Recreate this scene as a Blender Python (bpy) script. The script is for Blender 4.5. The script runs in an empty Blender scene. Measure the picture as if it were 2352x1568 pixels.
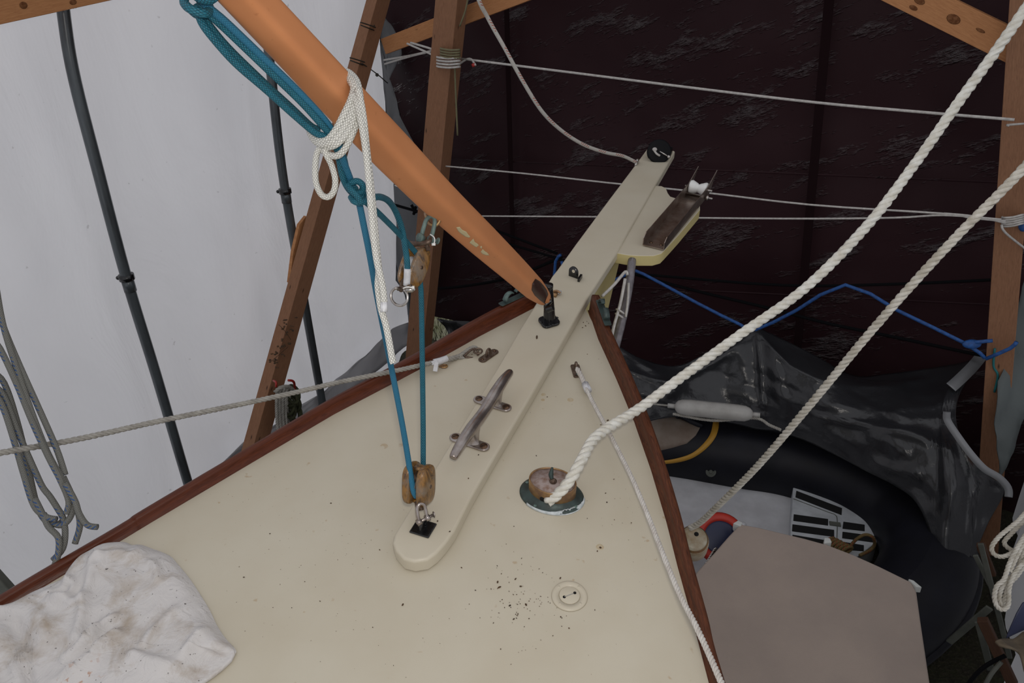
import bpy, bmesh, math, random
from mathutils import Vector, Matrix, noise
from mathutils.bvhtree import BVHTree
V = Vector
random.seed(7)
# ------------------------------------------------------------------ camera, sky, lights, exposure
FPX, CX, CY = 1800.0, 1176.0, 784.0
CAMZ, HDECK = 3.45, 1.5                       # eye above ground / above the foredeck
upc = V((-(1290-CX)/FPX, (4000-CY)/FPX, 1.0)).normalized()
fwc = V((0, 0, -1)); yc = (fwc-upc*fwc.dot(upc)).normalized(); xc = yc.cross(upc)
RC = Matrix((xc, yc, upc))                    # camera axes -> world axes
CAM = V((0, 0, CAMZ))
cam_d = bpy.data.cameras.new('camera'); cam = bpy.data.objects.new('camera', cam_d)
bpy.context.scene.collection.objects.link(cam)
cam_d.sensor_width = 36.0; cam_d.lens = 36.0*FPX/2352.0; cam_d.clip_start = 0.02
cam.matrix_world = Matrix.Translation(CAM) @ RC.to_4x4()
bpy.context.scene.camera = cam
sc = bpy.context.scene
sc.view_settings.view_transform = 'Standard'; sc.view_settings.look = 'None'
sc.view_settings.gamma = 1.0; sc.view_settings.use_curve_mapping = False
sc.view_settings.exposure = 0.0
w = bpy.data.worlds.new('sky'); sc.world = w; w.use_nodes = True
bg = w.node_tree.nodes['Background']; bg.inputs[0].default_value = (0.95, 0.955, 1.0, 1); bg.inputs[1].default_value = 0.60
# the camera's own flash, beside the lens
fl_d = bpy.data.lights.new('camera_flash', 'AREA'); fl_d.energy = 10.5; fl_d.size = 0.09; fl_d.color = (1.0, 0.93, 0.84)
fl = bpy.data.objects.new('camera_flash', fl_d); sc.collection.objects.link(fl)
fl.matrix_world = Matrix.Translation(CAM + RC @ V((0.02, 0.11, -0.03))) @ RC.to_4x4()

# ------------------------------------------------------------------ where pixels of the photo stand in the place
def ray(x, y): return RC @ V(((x-CX)/FPX, (CY-y)/FPX, -1.0))
def camv(x, y, z=0): return (RC @ V((x, y, z))).normalized()      # right, up, toward viewer
DN = RC @ V((0, math.cos(math.radians(35)), math.sin(math.radians(35))))
YD = (RC @ fwc); YD = (YD-DN*DN.dot(YD)).normalized(); XD = YD.cross(DN)
def D(x, y, h=0.0):
    r = ray(x, y); return CAM + r*((h-HDECK)/r.dot(DN))
def d2(x, y, h=0.0):
    p = D(x, y, h)-CAM; return (p.dot(XD), p.dot(YD))
def dk(a, b, h=0.0): return CAM + XD*a + YD*b + DN*(h-HDECK)
def G(x, y, z=0.0):
    r = ray(x, y); return CAM + r*((z-CAMZ)/r.z)
def Z(x, y, d): return CAM + ray(x, y)*d
def zp(pts, rs=None):                                             # list of (x,y,depth)
    return [Z(*p) for p in pts]
A_ = G(590, 1070); B_ = G(955, 800)
LD = (B_-A_).normalized(); LN = V((LD.y, -LD.x, 0))               # left wall direction, inward normal
C_ = G(985, 800); C_ = A_ + LD*(C_-A_).dot(LD)
MD = LN.copy(); MN = -LD                                          # back wall direction (to the right), inward normal
WID = 4.62
C2 = C_ + MD*WID
def onp(x, y, p0, n, off=0.0):
    r = ray(x, y); return CAM + r*((p0 + n*off - CAM).dot(n)/r.dot(n))
def WL(x, y, off=0.0): return onp(x, y, A_, LN, off)
def WM(x, y, off=0.0): return onp(x, y, C_, MN, off)
def WR(x, y, off=0.0): return onp(x, y, C2, -LN, off)
PN = d2(965, 1290, .04); PA = (d2(1300, 600, .04))
AX = V((d2(1520, 342, .04)[0]-d2(957, 1260, .04)[0], d2(1520, 342, .04)[1]-d2(957, 1260, .04)[1])).normalized()
PY = (XD*AX.x + YD*AX.y).normalized(); PX = PY.cross(DN)          # along / across the plank
def frame(o, y, z):
    z = z.normalized(); y = (y-z*z.dot(y)).normalized(); x = y.cross(z)
    return Matrix(((x.x, y.x, z.x, o.x), (x.y, y.y, z.y, o.y), (x.z, y.z, z.z, o.z), (0, 0, 0, 1)))
def dframe(x, y, h=0.0, ang=0.0):                                 # on the deck plane; ang = degrees clockwise from the plank
    a = math.radians(ang); yy = PY*math.cos(a)+PX*math.sin(a)
    return frame(D(x, y, h), yy, DN)

# low soft sunlight added outside to brighten the white tarp wall from behind
tarp_fill_d = bpy.data.lights.new('sun', 'SUN'); tarp_fill_d.energy = 0.85; tarp_fill_d.angle = math.radians(25); tarp_fill_d.color = (1.0, 0.98, 1.0)
sun = bpy.data.objects.new('sun', tarp_fill_d); sc.collection.objects.link(sun); sun.location = (-6, 2, 6)
sun.rotation_euler = (LN*math.cos(math.radians(14))+V((0, 0, -1))*math.sin(math.radians(14))).to_track_quat('-Z', 'Y').to_euler()

# ------------------------------------------------------------------ materials
def lin(r, g, b): return tuple(((c/255)/12.92 if c/255 <= .04045 else ((c/255+.055)/1.055)**2.4) for c in (r, g, b)) + (1,)
class NT:
    def __init__(s, name):
        s.m = bpy.data.materials.new(name); s.m.use_nodes = True; s.t = s.m.node_tree; s.b = s.t.nodes['Principled BSDF']
    def n(s, typ, **kw):
        nd = s.t.nodes.new(typ)
        for k, v in kw.items():
            if k.startswith('i_'):
                key = k[2:]; key = int(key) if key.isdigit() else key.replace('_', ' ')
                if hasattr(v, 'is_output') or isinstance(v, bpy.types.NodeSocket): s.t.links.new(v, nd.inputs[key])
                else: nd.inputs[key].default_value = v
            else: setattr(nd, k, v)
        return nd
    def l(s, a, b): s.t.links.new(a, b)
    def math(s, op, a, b=0.0, c=None):
        kw = {'operation': op, 'i_0': a, 'i_1': b}
        nd = s.n('ShaderNodeMath', **kw)
        if c is not None: nd.inputs[2].default_value = c
        return nd.outputs[0]
    def mix(s, fac, a, b):
        nd = s.n('ShaderNodeMix', data_type='RGBA')
        for k, v in ((0, fac), (6, a), (7, b)):
            if isinstance(v, bpy.types.NodeSocket): s.l(v, nd.inputs[k])
            else: nd.inputs[k].default_value = v
        return nd.outputs[2]
    def ramp(s, fac, a, b, ca=(0, 0, 0, 1), cb=(1, 1, 1, 1)):
        nd = s.n('ShaderNodeValToRGB'); s.l(fac, nd.inputs[0]); e = nd.color_ramp.elements
        e[0].position = a; e[1].position = b; e[0].color = ca; e[1].color = cb; return nd.outputs[0]
    def pos(s, scale=(1, 1, 1), rot=(0, 0, 0)):
        tc = s.n('ShaderNodeNewGeometry'); mp = s.n('ShaderNodeMapping', i_Vector=tc.outputs['Position'], i_Scale=scale, i_Rotation=rot); return mp.outputs[0]
    def pos2(s, rot, scale):
        tc = s.n('ShaderNodeNewGeometry'); a = s.n('ShaderNodeMapping', i_Vector=tc.outputs['Position'], i_Rotation=rot); return s.n('ShaderNodeMapping', i_Vector=a.outputs[0], i_Scale=scale).outputs[0]
    def noise(s, vec, scale, detail=3, rough=.5, dist=0.0):
        return s.n('ShaderNodeTexNoise', i_Vector=vec, i_Scale=scale, i_Detail=detail, i_Roughness=rough, i_Distortion=dist).outputs[0]
    def bump(s, h, strength, dist=.01, prev=None):
        nd = s.n('ShaderNodeBump', i_Height=h, i_Strength=strength, i_Distance=dist)
        if prev: s.l(prev, nd.inputs['Normal'])
        return nd.outputs[0]
    def out(s, col=None, rough=None, normal=None, metal=0.0, spec=None):
        for k, v in (('Base Color', col), ('Roughness', rough), ('Normal', normal), ('Metallic', metal), ('Specular IOR Level', spec)):
            if v is None: continue
            if isinstance(v, bpy.types.NodeSocket): s.l(v, s.b.inputs[k])
            else: s.b.inputs[k].default_value = v
        return s.m
def simple(name, col, rough=.5, metal=0.0, col2=None, sc_=30, bump=0.0, bsc=200, spec=.5, lo=.35, hi=.65, stretch=(1, 1, 1)):
    t = NT(name); p = t.pos(stretch)
    c = tuple(col)+(1,) if len(col) == 3 else col
    if col2:
        c2 = tuple(col2)+(1,) if len(col2) == 3 else col2
        c = t.mix(t.ramp(t.noise(p, sc_, 5, .6), lo, hi), c, c2)
    n = t.bump(t.noise(p, bsc, 3), bump, .002) if bump else None
    return t.out(c, rough, n, metal, spec)
def wood(name, c1, c2, scale=14, rough=.6, stretch=(1, 1, .12), rot=(0, 0, 0), knots=True, spec=.3):
    t = NT(name); tc = t.n('ShaderNodeTexCoord')
    mp = t.n('ShaderNodeMapping', i_Vector=tc.outputs['UV'], i_Scale=stretch).outputs[0]
    g = t.noise(mp, scale, 6, .65, 1.2)
    c = t.mix(t.ramp(g, .3, .7), c1+(1,), c2+(1,))
    if knots:
        vo = t.n('ShaderNodeTexVoronoi', i_Vector=tc.outputs['UV'], i_Scale=2.6)
        k = t.ramp(vo.outputs['Distance'], .03, .11, (1, 1, 1, 1), (0, 0, 0, 1))
        c = t.mix(k, c, tuple(x*.25 for x in c2)+(1,))
    return t.out(c, rough, t.bump(g, .25, .002), 0, spec)
def braid(name, c1, c2, n=3, m=1.0, fleck=None, rough=.7, bump=.8, sheen=0.0):
    """plaited cover: two crossing helices of yarn bundles, UV u = round, v = length / circumference"""
    t = NT(name); tc = t.n('ShaderNodeTexCoord'); sp = t.n('ShaderNodeSeparateXYZ', i_0=tc.outputs['UV'])
    u, v = sp.outputs[0], sp.outputs[1]
    a = t.math('SINE', t.math('MULTIPLY', t.math('ADD', u, t.math('MULTIPLY', v, m)), 2*math.pi*n))
    b = t.math('SINE', t.math('MULTIPLY', t.math('SUBTRACT', u, t.math('MULTIPLY', v, m)), 2*math.pi*n))
    h = t.math('ABSOLUTE', t.math('MULTIPLY', a, b))
    h = t.math('POWER', h, .6)
    c = t.mix(h, c2+(1,), c1+(1,))
    ns = t.noise(t.pos(), 60, 3)
    c = t.mix(t.ramp(ns, .35, .8), c, tuple(x*.8 for x in c1)+(1,))
    if fleck:
        f1 = t.math('GREATER_THAN', a, .55); f2 = t.math('GREATER_THAN', t.math('SINE', t.math('MULTIPLY', v, 2*math.pi*.42)), .15)
        f3 = t.math('GREATER_THAN', t.math('SINE', t.math('MULTIPLY', u, 2*math.pi*2)), .2)
        c = t.mix(t.math('MULTIPLY', f1, t.math('MULTIPLY', f2, f3)), c, fleck+(1,))
    return t.out(c, rough, t.bump(h, bump, .0015), 0, .4)

def deckpaint(name, base, yellow=0.0, stains=True):
    t = NT(name); p = t.pos()
    n1 = t.noise(p, 5, 4); c = t.mix(t.ramp(n1, .3, .75), base+(1,), (base[0]*.93, base[1]*.91, base[2]*.88, 1))
    if stains:
        n2 = t.noise(p, 160, 2, .5); sp = t.ramp(n2, .735, .76)
        n4 = t.noise(p, 2.4, 2); sp = t.math('MULTIPLY', sp, t.ramp(n4, .46, .62))
        c = t.mix(t.math('MULTIPLY', sp, .8), c, (.12, .08, .045, 1))
        n3 = t.noise(p, 34, 2); c = t.mix(t.math('MULTIPLY', t.ramp(n3, .73, .78), .45), c, (.36, .22, .09, 1))
    gr = t.noise(p, 500, 2)
    return t.out(c, t.ramp(t.noise(p, 20, 2), .2, .8, (.3, .3, .3, 1), (.45, .45, .45, 1)), t.bump(gr, .12, .001), 0, .4)

M = {}
CREAM = (.575, .53, .425)
M['deck'] = deckpaint('deck_paint', CREAM)
M['plank'] = deckpaint('plank_paint', (.59, .54, .43), stains=False)
M['yellow'] = deckpaint('yellow_cream_paint', (.62, .53, .25), stains=False)
M['hull'] = simple('hull_paint', (.5, .5, .46), .3)
M['mahog'] = wood('varnished_mahogany', (.135, .033, .012), (.055, .012, .005), 8, .28, (6, 1, 1), knots=False, spec=.28)
M['mahog_worn'] = wood('worn_mahogany', (.15, .05, .022), (.035, .012, .008), 9, .5, (5, 1.2, 1), knots=False, spec=.2)
M['pine'] = wood('pine_timber', (.52, .25, .105), (.36, .15, .06), 10, .7, (5, .9, 1))
M['darkwood'] = wood('dark_timber', (.09, .042, .022), (.045, .02, .012), 10, .8, (5, .9, 1))  # darker brown timber for the lower right stakes
M['pinedark'] = wood('aged_timber', (.31, .155, .085), (.19, .09, .048), 10, .75, (5, .9, 1))
def boom_mat():
    t = NT('tan_spar_paint'); p = t.pos(); n = t.noise(p, 7, 4)
    c = t.mix(t.ramp(n, .3, .7), (.585, .245, .105, 1), (.52, .21, .088, 1))
    c = t.mix(t.math('MULTIPLY', t.ramp(t.noise(p, 60, 4), .68, .78), .5), c, (.33, .12, .045, 1))
    return t.out(c, .5, t.bump(t.noise(p, 120, 2), .06, .002), 0, .25)
M['boom'] = boom_mat()
M['chip'] = simple('bare_primer', (.58, .50, .30), .6)
M['patch'] = simple('dark_brown_paint', (.05, .02, .014), .45, col2=(.035, .014, .01))
M['teal'] = braid('teal_braid_shaded', (.018, .17, .245), (.003, .034, .052), 4, .8, rough=.5)
M['teal_lit'] = braid('teal_braid_lit', (.03, .21, .36), (.01, .10, .17), 5, 1.0, rough=.5)  # one rope: this copy coloured as lit, the one above as shaded
M['white_braid'] = braid('white_braid', (.82, .82, .77), (.38, .37, .33), 3, .9, rough=.4, bump=1.0)
M['strand'] = simple('white_laid_rope', (.76, .755, .70), .5, col2=(.60, .57, .49), sc_=40, bump=.5, bsc=300)
M['strand2'] = simple('cream_laid_rope', (.70, .67, .60), .6, col2=(.48, .44, .36), sc_=30, bump=.5, bsc=300)
M['strand_grey'] = simple('grey_laid_rope', (.36, .345, .31), .8, col2=(.25, .235, .21), sc_=40, bump=.6, bsc=300)
M['strand_small'] = simple('pale_laid_rope', (.64, .62, .58), .7, col2=(.5, .46, .42), sc_=40, bump=.5, bsc=300)
M['fleck'] = braid('grey_rope_blue_flecks', (.22, .22, .20), (.12, .12, .11), 4, 1.0, fleck=(.03, .09, .26), rough=.8)
M['redfleck'] = braid('white_rope_red_flecks', (.62, .6, .56), (.4, .37, .34), 4, 1.0, fleck=(.4, .07, .04), rough=.8)
M['camo'] = braid('yellow_red_line', (.20, .14, .05), (.1, .05, .02), 3, 1.0, fleck=(.25, .04, .02), rough=.8)
M['greenblack'] = braid('green_black_line', (.05, .055, .02), (.008, .008, .008), 3, 1.0, rough=.8)
M['cordwhite'] = simple('white_cord', (.55, .53, .5), .7, col2=(.4, .38, .36), sc_=60, bump=.3, bsc=500)
M['cordolive'] = braid('olive_cord', (.26, .24, .13), (.08, .07, .04), 3, 1.0)
M['cordblue'] = simple('blue_cord', (.012, .09, .32), .6, col2=(.01, .05, .18), sc_=60)
M['cordblack'] = simple('black_shock_cord', (.004, .004, .005), .8, spec=.08)
M['cordteal'] = simple('green_twine', (.01, .14, .15), .6)
M['wire'] = simple('rusty_wire', (.04, .035, .025), .6)
M['tape'] = simple('white_tape', (.66, .67, .70), .45, col2=(.5, .5, .52), sc_=40, bump=.3, bsc=150)
M['black'] = simple('black_paint', (.006, .006, .007), .22, bump=.35, bsc=90, col2=(.02, .02, .022), sc_=60, spec=.6, lo=.5, hi=.8)
M['drum'] = simple('black_plastic', (.006, .006, .007), .5, spec=.12)
M['knotwood'] = simple('timber_knot', (.12, .045, .018), .85, spec=.1, col2=(.24, .11, .05), sc_=60, lo=.4, hi=.7)
M['void'] = simple('dark_opening', (.003, .003, .003), .9)
M['steel'] = simple('stainless_steel', (.52, .50, .48), .22, 1.0, col2=(.40, .36, .33), sc_=20)
M['cleat'] = simple('worn_stainless', (.47, .43, .41), .26, .9, col2=(.30, .25, .22), sc_=25)
M['screw'] = simple('tarnished_screw', (.20, .12, .075), .4, .8, col2=(.10, .06, .04), sc_=120)
M['bronze'] = simple('weathered_bronze', (.19, .14, .105), .5, .6, col2=(.09, .055, .04), sc_=70, bump=.3, bsc=120)
M['brass'] = simple('tarnished_brass', (.40, .24, .10), .42, .6, col2=(.22, .13, .08), sc_=45, bump=.2, bsc=80)
M['lid'] = simple('tarnished_lid', (.36, .29, .27), .6, .1, col2=(.19, .10, .06), sc_=60, bump=.2, bsc=80, lo=.42, hi=.7)
M['verdi'] = simple('verdigris_bronze', (.055, .085, .08), .45, .3, col2=(.035, .045, .042), sc_=30, bump=.3, bsc=100)
M['verdi2'] = simple('pale_verdigris', (.16, .23, .21), .6, .2, col2=(.07, .11, .105), sc_=40, bump=.3, bsc=100)
M['chalk'] = simple('chipped_white_paint', (.66, .70, .72), .7, col2=(.4, .45, .46), sc_=60)
def blockwood():
    t = NT('varnished_block_wood'); p = t.pos((1, 1, .35)); n = t.noise(p, 55, 6, .7, 1.5)
    c = t.mix(t.ramp(n, .35, .6), (.05, .027, .013, 1), (.27, .135, .035, 1))
    c = t.mix(t.math('MULTIPLY', t.ramp(t.noise(t.pos(), 30, 4), .5, .66), .7), c, (.20, .165, .13, 1))
    return t.out(c, .2, t.bump(n, .6, .002), 0, .6)
M['block'] = blockwood()
M['sheave'] = simple('grey_sheave', (.45, .46, .48), .5)
M['plastic'] = simple('white_nylon', (.78, .78, .76), .4)
M['rubber'] = simple('black_rubber', (.009, .0095, .015), .5, col2=(.006, .006, .009), sc_=5, spec=.25)
M['ring'] = simple('red_plastic', (.50, .035, .02), .5)
M['navy'] = simple('navy_plastic', (.012, .018, .06), .4)
M['yelstripe'] = simple('yellow_stripe', (.46, .24, .025), .5)
M['gel'] = simple('white_gelcoat', (.60, .605, .63), .35, col2=(.48, .48, .50), sc_=6)
M['locker'] = simple('pale_locker_lid', (.54, .565, .59), .4, col2=(.40, .42, .44), sc_=8)
M['tanpanel'] = simple('tan_vinyl', (.24, .20, .165), .6, col2=(.17, .12, .09), sc_=6)
M['slab'] = simple('beige_cover_cloth', (.43, .35, .30), .8, col2=(.38, .31, .27), sc_=3, bump=.3, bsc=260)
M['fender'] = simple('off_white_vinyl', (.42, .41, .39), .4, col2=(.33, .32, .3), sc_=12)
M['float'] = simple('cream_float', (.44, .41, .32), .35, col2=(.26, .17, .08), sc_=14)
M['pipe'] = simple('grey_tent_pole', (.10, .115, .125), .28, .25, col2=(.05, .055, .06), sc_=12, stretch=(1, 1, .2))
M['cloth_brown'] = simple('brown_canvas', (.15, .115, .075), .85, col2=(.08, .06, .04), sc_=12, bump=.6, bsc=40)
M['greystrip'] = simple('grey_batten', (.10, .105, .09), .7, col2=(.06, .065, .055), sc_=10)
M['red'] = simple('red_coated_steel', (.35, .02, .015), .4)
M['clear'] = simple('milky_tube', (.20, .185, .20), .25, col2=(.10, .09, .10), sc_=25)
M['zinc'] = simple('zinc_metal', (.5, .5, .5), .35, .8)
M['chanl'] = simple('stainless_channel', (.42, .36, .32), .3, .85, col2=(.26, .19, .15), sc_=22)
M['litter'] = simple('dry_litter', (.03, .02, .012), .9, col2=(.10, .05, .02), sc_=50)
M['foam'] = simple('white_foam', (.62, .64, .62), .8)

def tarp_white(name='white_tarp', k=1.0, kk=.5):
    t = NT(name); tc = t.pos((1, 1, .45)); n = t.noise(tc, 1.7, 5, .55, .6); n2 = t.noise(t.pos((1, 1, .25)), 9, 3)
    c = t.mix(t.ramp(n, .3, .75), (.86*k, .86*k, .88*k, 1), (.79*k, .79*k, .815*k, 1))
    c = t.mix(t.math('MULTIPLY', t.ramp(t.noise(t.pos(), 22, 2), .74, .78), .4), c, (.35, .34, .33, 1))
    bm = t.bump(n2, .25, .02, t.bump(n, .5, .08))
    t.out(c, .6, bm, 0, .2)
    tr = t.n('ShaderNodeBsdfTranslucent', i_Color=c); t.l(bm, tr.inputs['Normal'])
    mx = t.n('ShaderNodeMixShader', i_0=kk); t.l(t.b.outputs[0], mx.inputs[1]); t.l(tr.outputs[0], mx.inputs[2])
    t.l(mx.outputs[0], t.t.nodes['Material Output'].inputs[0]); return t.m
M['tarpw'] = tarp_white()
def tarp_shiny(name, c1, c2, rough, big=2.2, spk=.8, stretch=(1, 1, 1), bigb=.8, spec=.5):
    t = NT(name); p = t.pos(); n = t.noise(t.pos(stretch, (0, .6, .4)), big, 2, .45)
    c = t.mix(t.ramp(t.noise(p, big, 4), .3, .7), c1+(1,), c2+(1,))
    b = t.bump(n, bigb, .10)
    if spk:
        weave = t.noise(p, 260, 1); patch = t.ramp(t.noise(t.pos2((0, .5, 0), (.45, .45, 1.7)), 3.6, 5, .78), .54, .68)
        fine = t.noise(t.pos2((0, .5, 0), (1, 1, 2.2)), 22, 4, .7)
        b = t.bump(t.math('MULTIPLY', fine, patch), spk*.7, .03, b); b = t.bump(t.math('MULTIPLY', weave, patch), spk, .006, b)
        return t.out(c, t.ramp(patch, 0, 1, (.5,)*3+(1,), (rough,)*3+(1,)), b, 0, t.ramp(patch, 0, 1, (.12,)*3+(1,), (spec,)*3+(1,)))
    b = t.bump(t.noise(p, big*5, 3, .5), .35, .015, b)
    return t.out(c, rough, b, 0, spec)
M['maroon'] = tarp_shiny('maroon_tarp', (.030, .0125, .0150), (.020, .0075, .0095), .22, 1.3, 1.0, (1, 1, 1.4), .3, 1.0)
M['seam'] = simple('tarp_seam', (.014, .007, .008), .9, spec=.02)
M['greytarp'] = tarp_shiny('silver_grey_tarp', (.026, .027, .030), (.015, .0155, .018), .25, 3.0, 0, (1, 1, 1), .5, .55)
M['hem'] = simple('silver_hem', (.20, .205, .215), .4)
M['greyback'] = tarp_shiny('grey_tarp_back', (.15, .155, .165), (.12, .125, .13), .5, 4, 0, (1, 1, .4), .4, .3)
M['greyfold'] = tarp_white('pale_grey_tarp', .72, .5)
M['greyright'] = tarp_shiny('grey_green_tarp', (.10, .115, .115), (.08, .09, .09), .55, 3, 0, (1, 1, .4), .4, .3)
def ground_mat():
    t = NT('shaded_grass_and_earth'); p = t.pos(); n = t.noise(p, 14, 6, .7); n2 = t.noise(p, 60, 3)
    c = t.mix(t.ramp(n, .35, .65), (.016, .011, .006, 1), (.03, .032, .011, 1))  # earth colours darkened to stand in for the missing tent roof's shade
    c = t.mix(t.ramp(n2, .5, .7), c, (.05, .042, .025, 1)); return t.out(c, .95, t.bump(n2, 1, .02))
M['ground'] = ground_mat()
def canvas_mat():
    t = NT('stained_canvas'); p = t.pos(); n = t.noise(p, 9, 5, .65, .5)
    c = t.mix(t.ramp(n, .52, .72), (.63, .61, .60, 1), (.42, .36, .30, 1))
    c = t.mix(t.math('MULTIPLY', t.ramp(t.noise(p, 130, 2), .70, .74), .8), c, (.06, .05, .045, 1))
    c = t.mix(t.math('MULTIPLY', t.math('MULTIPLY', t.ramp(t.noise(p, 90, 3), .6, .66), t.ramp(t.noise(p, 4.2, 1), .62, .68)), .6), c, (.42, .17, .06, 1))
    b = t.bump(t.noise(p, 26, 4, .6, .8), .5, .012); b = t.bump(t.noise(p, 700, 1), .15, .001, b)
    return t.out(c, .9, b, 0, .1)
M['canvas'] = canvas_mat()

# ------------------------------------------------------------------ mesh building
class MB:
    def __init__(s): s.v = []; s.f = []; s.uv = []; s.mi = []; s.cur = 0
    def add(s, vs, fs, uvs=None, M4=None):
        o = len(s.v)
        s.v += [M4 @ V(p) if M4 else V(p) for p in vs]
        s.uv += uvs if uvs else [(p[0]*3, p[1]*3) for p in vs]
        s.f += [tuple(i+o for i in f) for f in fs]; s.mi += [s.cur]*len(fs); return s
    def box(s, M4, sx, sy, sz, c=(0, 0, 0)):
        x, y, z = sx/2, sy/2, sz/2
        vs = [(c[0]+a*x, c[1]+b*y, c[2]+d*z) for a in (-1, 1) for b in (-1, 1) for d in (-1, 1)]
        fs = [(0, 1, 3, 2), (4, 6, 7, 5), (0, 4, 5, 1), (2, 3, 7, 6), (0, 2, 6, 4), (1, 5, 7, 3)]
        return s.add(vs, fs, [((p[0]+p[2])*6, p[1]*2) for p in vs], M4)
    def lathe(s, M4, prof, n=24, sx=1.0, sy=1.0, close=True):
        vs = []; fs = []; uv = []
        for j, (r, z) in enumerate(prof):
            for i in range(n):
                a = 2*math.pi*i/n; vs.append((r*sx*math.cos(a), r*sy*math.sin(a), z)); uv.append((i/n, j*.2))
        for j in range(len(prof)-1):
            for i in range(n):
                k = (i+1) % n; fs.append((j*n+i, j*n+k, (j+1)*n+k, (j+1)*n+i))
        if close:
            fs.append(tuple(range(n))[::-1]); fs.append(tuple((len(prof)-1)*n+i for i in range(n)))
        return s.add(vs, fs, uv, M4)
    def prism(s, pts, z0, z1, M4=None, side=None):
        n = len(pts); vs = [(p[0], p[1], z0) for p in pts]+[(p[0], p[1], z1) for p in pts]
        s.add(vs, [tuple(range(n))[::-1], tuple(range(n, 2*n))], None, M4)
        keep = s.cur
        if side is not None: s.cur = side
        o = len(s.v)-2*n; fs = [(i+o, (i+1) % n+o, (i+1) % n+n+o, i+n+o) for i in range(n)]
        s.f += fs; s.mi += [s.cur]*n; s.cur = keep; return s
    def ell(s, c, ax, ay, az, n=20, m=12, p=1.0):                  # superellipsoid with axis vectors
        vs = []; fs = []; uv = []
        def sg(x): return math.copysign(abs(x)**p, x)
        for j in range(m+1):
            th = -math.pi/2+math.pi*j/m
            for i in range(n):
                a = 2*math.pi*i/n
                q = c + ax*(sg(math.cos(th))*sg(math.cos(a))) + ay*(sg(math.cos(th))*sg(math.sin(a))) + az*sg(math.sin(th))
                vs.append(q); uv.append((i/n, j/m))
        for j in range(m):
            for i in range(n):
                k = (i+1) % n; fs.append((j*n+i, j*n+k, (j+1)*n+k, (j+1)*n+i))
        return s.add(vs, fs, uv)
    def tube(s, pts, r, n=8, closed=False, sm=4, prof=None, up=None):
        P = smooth(pts, sm, closed) if sm else list(pts); N = len(P)
        if isinstance(r, (int, float)): rr = [r]*N
        else:
            rr = []
            for i in range(N):
                t = i/(N-1)*(len(r)-1); k = min(int(t), len(r)-2); rr.append(r[k]+(r[k+1]-r[k])*(t-k))
        fr = frames(P, closed, up); vs = []; fs = []; uv = []; L = 0; rm = max(rr)
        for j in range(N):
            if j: L += (P[j]-P[j-1]).length
            x, y = fr[j]
            for i in range(n):
                a = 2*math.pi*i/n
                c_, s_ = (math.cos(a), math.sin(a)) if not prof else prof(a)
                vs.append(P[j]+(x*c_+y*s_)*rr[j]); uv.append((i/n, L/(2*math.pi*rm)))
        s_uvs(uv)
        o = len(s.v); s.v += vs
        s.uv += uv
        # seam: duplicate first column
        for j in range(N): s.v.append(vs[j*n].copy()); s.uv.append((1.0, uv[j*n][1]))
        def ix(j, i): return o+j*n+i if i < n else o+N*n+j
        for j in range(N-1 if not closed else N):
            k = (j+1) % N
            for i in range(n): fs.append((ix(j, i), ix(j, i+1), ix(k, i+1), ix(k, i)))
        if not closed:
            fs.append(tuple(ix(0, i) for i in range(n))[::-1]); fs.append(tuple(ix(N-1, i) for i in range(n)))
        s.f += fs; s.mi += [s.cur]*len(fs); return s
    def laid(s, pts, R, lay=2.5, seg=9, n=7, ph0=0.0):             # three-strand laid rope
        P = resample(smooth(pts, 8), R*2*lay/seg); fr = frames(P); ln = R*2*lay; rs = R*.54; off = R*.47
        for k in range(3):
            Q = []; L = 0
            for j, p in enumerate(P):
                if j: L += (P[j]-P[j-1]).length
                a = ph0+2*math.pi*(k/3+L/ln); x, y = fr[j]; Q.append(p+(x*math.cos(a)+y*math.sin(a))*off)
            s.tube(Q, rs, n, sm=0)
        return s
def s_uvs(uv): pass
def smooth(pts, k=4, closed=False):
    pts = [V(p) for p in pts]
    if len(pts) < 3 or k <= 1: return pts
    n = len(pts); out = []
    rng = range(n if closed else n-1)
    for i in rng:
        if closed: p0, p1, p2, p3 = pts[i-1], pts[i], pts[(i+1) % n], pts[(i+2) % n]
        else: p0, p1, p2, p3 = pts[max(i-1, 0)], pts[i], pts[i+1], pts[min(i+2, n-1)]
        for j in range(k):
            t = j/k
            out.append(.5*((2*p1)+(p2-p0)*t+(2*p0-5*p1+4*p2-p3)*t*t+(3*p1-p0-3*p2+p3)*t**3))
    if not closed: out.append(pts[-1])
    return out
def resample(P, step):
    L = [0]
    for i in range(1, len(P)): L.append(L[-1]+(P[i]-P[i-1]).length)
    n = max(2, int(L[-1]/step)+1); out = []; k = 0
    for i in range(n+1):
        d = L[-1]*i/n
        while k < len(P)-2 and L[k+1] < d: k += 1
        t = (d-L[k])/max(1e-9, L[k+1]-L[k]); out.append(P[k].lerp(P[k+1], min(1, t)))
    return out
def frames(P, closed=False, up=None):
    N = len(P); T = []
    for i in range(N):
        a = P[i-1] if (i or closed) else P[i]; b = P[(i+1) % N] if (i < N-1 or closed) else P[i]
        t = (b-a); T.append(t.normalized() if t.length > 1e-9 else V((0, 0, 1)))
    u = up.copy() if up else (V((0, 0, 1)) if abs(T[0].z) < .9 else V((1, 0, 0)))
    x = (u-T[0]*u.dot(T[0])).normalized(); fr = []
    for t in T:
        if up: x = up
        x = (x-t*x.dot(t)).normalized(); fr.append((x, t.cross(x)))
    return fr
LOC = {}
def link(o): sc.collection.objects.link(o); return o
def thing(name, label, cat, loc, group=None):
    o = link(bpy.data.objects.new(name, None)); o.location = loc; o.empty_display_size = .05
    o['label'] = label; o['category'] = cat
    if group: o['group'] = group
    LOC[o.name] = V(loc); return o
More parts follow.
